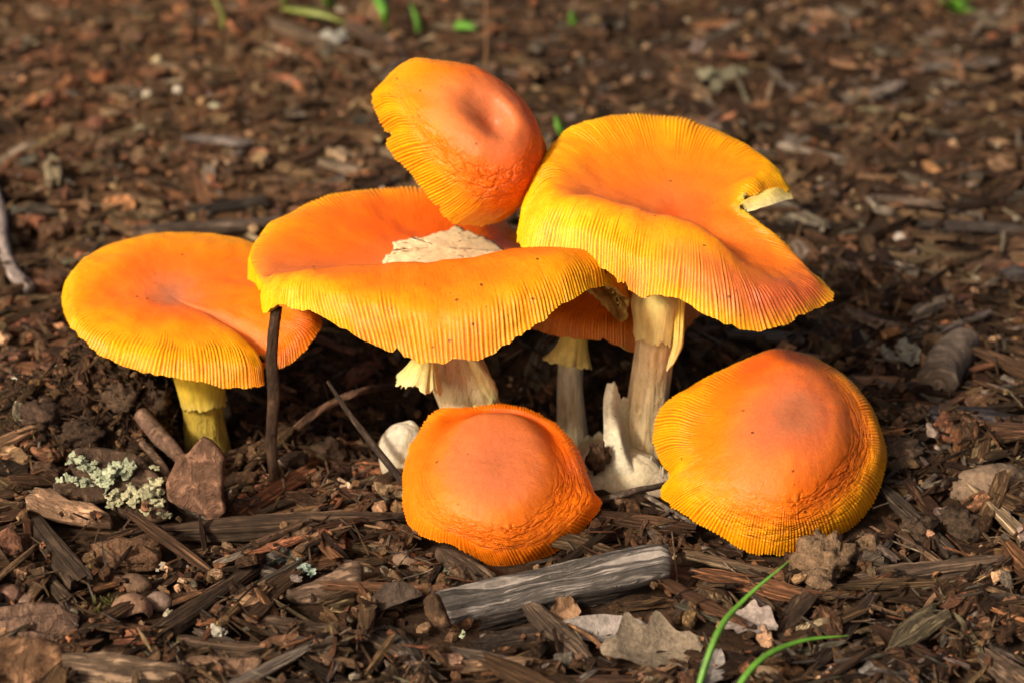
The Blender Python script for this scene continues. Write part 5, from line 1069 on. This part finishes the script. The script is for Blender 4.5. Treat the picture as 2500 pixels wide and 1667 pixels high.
# soil crumbs in the hollow and on the heaved bank
for k in range(2600):
    if rng.rand() < 0.55: x, y = rng.normal(0.5, 6.0), rng.normal(-7.5, 2.6)
    else: x, y = rng.normal(-15, 3.4), rng.normal(-9.6, 2.2)
    s = 0.07 + 0.75 * rng.rand() ** 4; u_ = rng.rand(); cl = 'dark' if rng.rand() < 0.7 else 'brown'
    if u_ < 0.35: s = min(s, 0.3); drop('C', s * rng.uniform(1, 1.8), s, s * 0.8, x, y, rng.uniform(0, 6.28), cl, 0.4)
    elif u_ < 0.7: drop('F', s * 1.9, s * 1.2, s * 0.5, x, y, rng.uniform(0, 6.28), cl, 0.3, 0.6)
    else: L = rng.uniform(0.4, 1.4); drop('S', L, rng.uniform(0.04, 0.14), 0.06, x, y, rng.uniform(0, 3.14), 'brown', 0.1, 0.7)

# the pieces that show largest become things of their own
def shown(p):
    x, y, d = proj(p[3]); inside = (-20 < x < 2520) and (-20 < y < 1690)
    return (p[6][0] * (p[6][1] + 0.5 * p[6][2]) / d ** 2) if inside else -1
sc = np.array([shown(p) for p in pieces]); kinds = np.array([p[0] for p in pieces])
single = np.zeros(len(pieces), bool)
for kd, n_ in (('S', 300), ('F', 200)):
    ii = np.where(kinds == kd)[0]; ii = ii[np.argsort(-sc[ii])][:n_]; single[ii] = sc[ii] > 0
WORDS = {'dark': 'dark brown', 'brown': 'mid brown', 'tan': 'light tan', 'grey': 'weathered grey', 'red': 'rusty red', 'pale': 'pale straw coloured'}
MARKS = [('beside the grey split wood', 1350, 1440), ('near the lichen crusted bark', 270, 1180), ('near the broken nutshell', 330, 1500), ('below the upright bark slab', 560, 1330), ('near the tan grey wedge of bark', 790, 1430),
    ('left of the cracked orange cap', 900, 1300), ('near the square bark block', 90, 1620), ('near the pinkish tan bark flake', 1100, 1630), ('near the beige dead leaf', 1580, 1600), ('near the green grass blades', 1850, 1560), ('near the pale soil clods', 2060, 1400),
    ('near the long curved strip', 2330, 1420), ('near the flat pale grey leaf', 2180, 1640), ('near the tan stone', 2420, 1190), ('near the cut branch', 2310, 900), ('near the torn volva', 1540, 1230), ('in the hollow under the big caps', 900, 1060), ('on the heaved soil bank', 180, 1020),
    ('near the pale crooked branch', 70, 640), ('behind the outer mushroom', 420, 520), ('in the far mulch by the cream pebbles', 440, 240), ('behind the tilted mushroom', 1050, 120), ('in the far mulch by the seedling', 1250, 60), ('in the far mulch behind the notched cap', 1750, 220),
    ('near the bleached stick', 2000, 400), ('in the far mulch by the weed sprig', 2350, 100), ('beyond the notched cap edge', 2250, 620), ('behind the domed cap', 2060, 830), ('in the far mulch left of the cream pebbles', 120, 120), ('below the far grass', 750, 110), ('near the square tan wood block', 2440, 1600)]
MK = np.array([gr(a_, b2)[:2] for _, a_, b2 in MARKS])
for i in np.where(single)[0]:
    kd, li, Mx, c, colr, cls, dims = pieces[i]
    wide = dims[1] / dims[0] > 0.21
    if kd == 'S':
        nm = 'wood_chip'; me = HERO_S[li % len(HERO_S)]; kindw = ('broad shredded wood chip' if wide else 'narrow wood splinter'); cat = 'wood chip'
    else:
        nm = 'bark_flake'; me = HERO_F[li % len(HERO_F)]; kindw = 'flat bark flake'; cat = 'bark flake'
    o = bpy.data.objects.new(nm, me); COL.objects.link(o)
    Mw = Matrix([[Mx[r_][0], Mx[r_][1], Mx[r_][2], c[r_] * CM] for r_ in range(3)] + [[0, 0, 0, 1]])
    o.matrix_world = Mw; o.color = (*colr, 1)
    lab = WORDS[cls] + ' ' + kindw + ' ' + MARKS[int(np.argmin(np.hypot(*(MK - c[:2]).T)))][0]
    tag(o, lab, cat, WORDS[cls] + ' ' + kindw + 's in the mulch')
def join(name, kd, lib, mat, label):
    V = []; Q = []; T = []; Cc = []; U = []; off = 0
    for i in np.where((kinds == kd) & ~single)[0]:
        _, li, Mx, c, colr, cls, dims = pieces[i]; v, f, uv = lib[li % len(lib)]
        V.append(v @ Mx.T + c); U.append(uv + [li * 0.37, 0]); Cc.append(np.tile(colr, (len(v), 1)))
        for a in f: (Q if a.shape[1] == 4 else T).append(a + off)
        off += len(v)
    o = link(name, raw_mesh(name, np.vstack(V), [np.vstack(Q), np.vstack(T)], mat, np.vstack(Cc), np.vstack(U), smooth=False))
    tag(o, label, kind='stuff'); o['category'] = 'mulch'
join('shredded_mulch', 'S', LIB_S, M_WOODS, 'small brown wood shreds strewn over the whole ground')
join('bark_crumbs', 'F', LIB_F, M_BARKS, 'small bark flakes scattered through the mulch')
join('soil_crumbs', 'C', LIB_C, M_CLODS, 'dark crumbs of soil and rotted bark between the chips')

# moss wisps
r = np.random.RandomState(3); V = []; T = []; base = gz(430, 1590, 0.2)
for (px, py, rd, n_) in ((430, 1600, 1.1, 160), (270, 1480, 0.8, 60), (640, 1640, 0.9, 70), (1420, 1560, 0.6, 30), (2150, 1560, 0.8, 40)):
    c0 = gz(px, py, 0.1)
    for k in range(n_):
        c = c0 + np.array([r.normal(0, rd * .5), r.normal(0, rd * .4), r.uniform(0, 0.15)]); d = norm(np.array([r.normal(0, .6), r.normal(0, .6), 1.0])) * r.uniform(0.15, 0.4); s = norm(np.cross(d, r.normal(0, 1, 3))) * 0.035
        i = len(V); V += [c - s, c + s, c + d * 0.6 + s * 0.8, c + d]; T += [(i, i + 1, i + 2), (i, i + 2, i + 3)]
tag(link('moss', raw_mesh('moss', np.array(V) - base, np.array(T), M_MOSS, smooth=False), loc=base), 'yellow green moss wisps between wood strips', 'moss', kind='stuff')
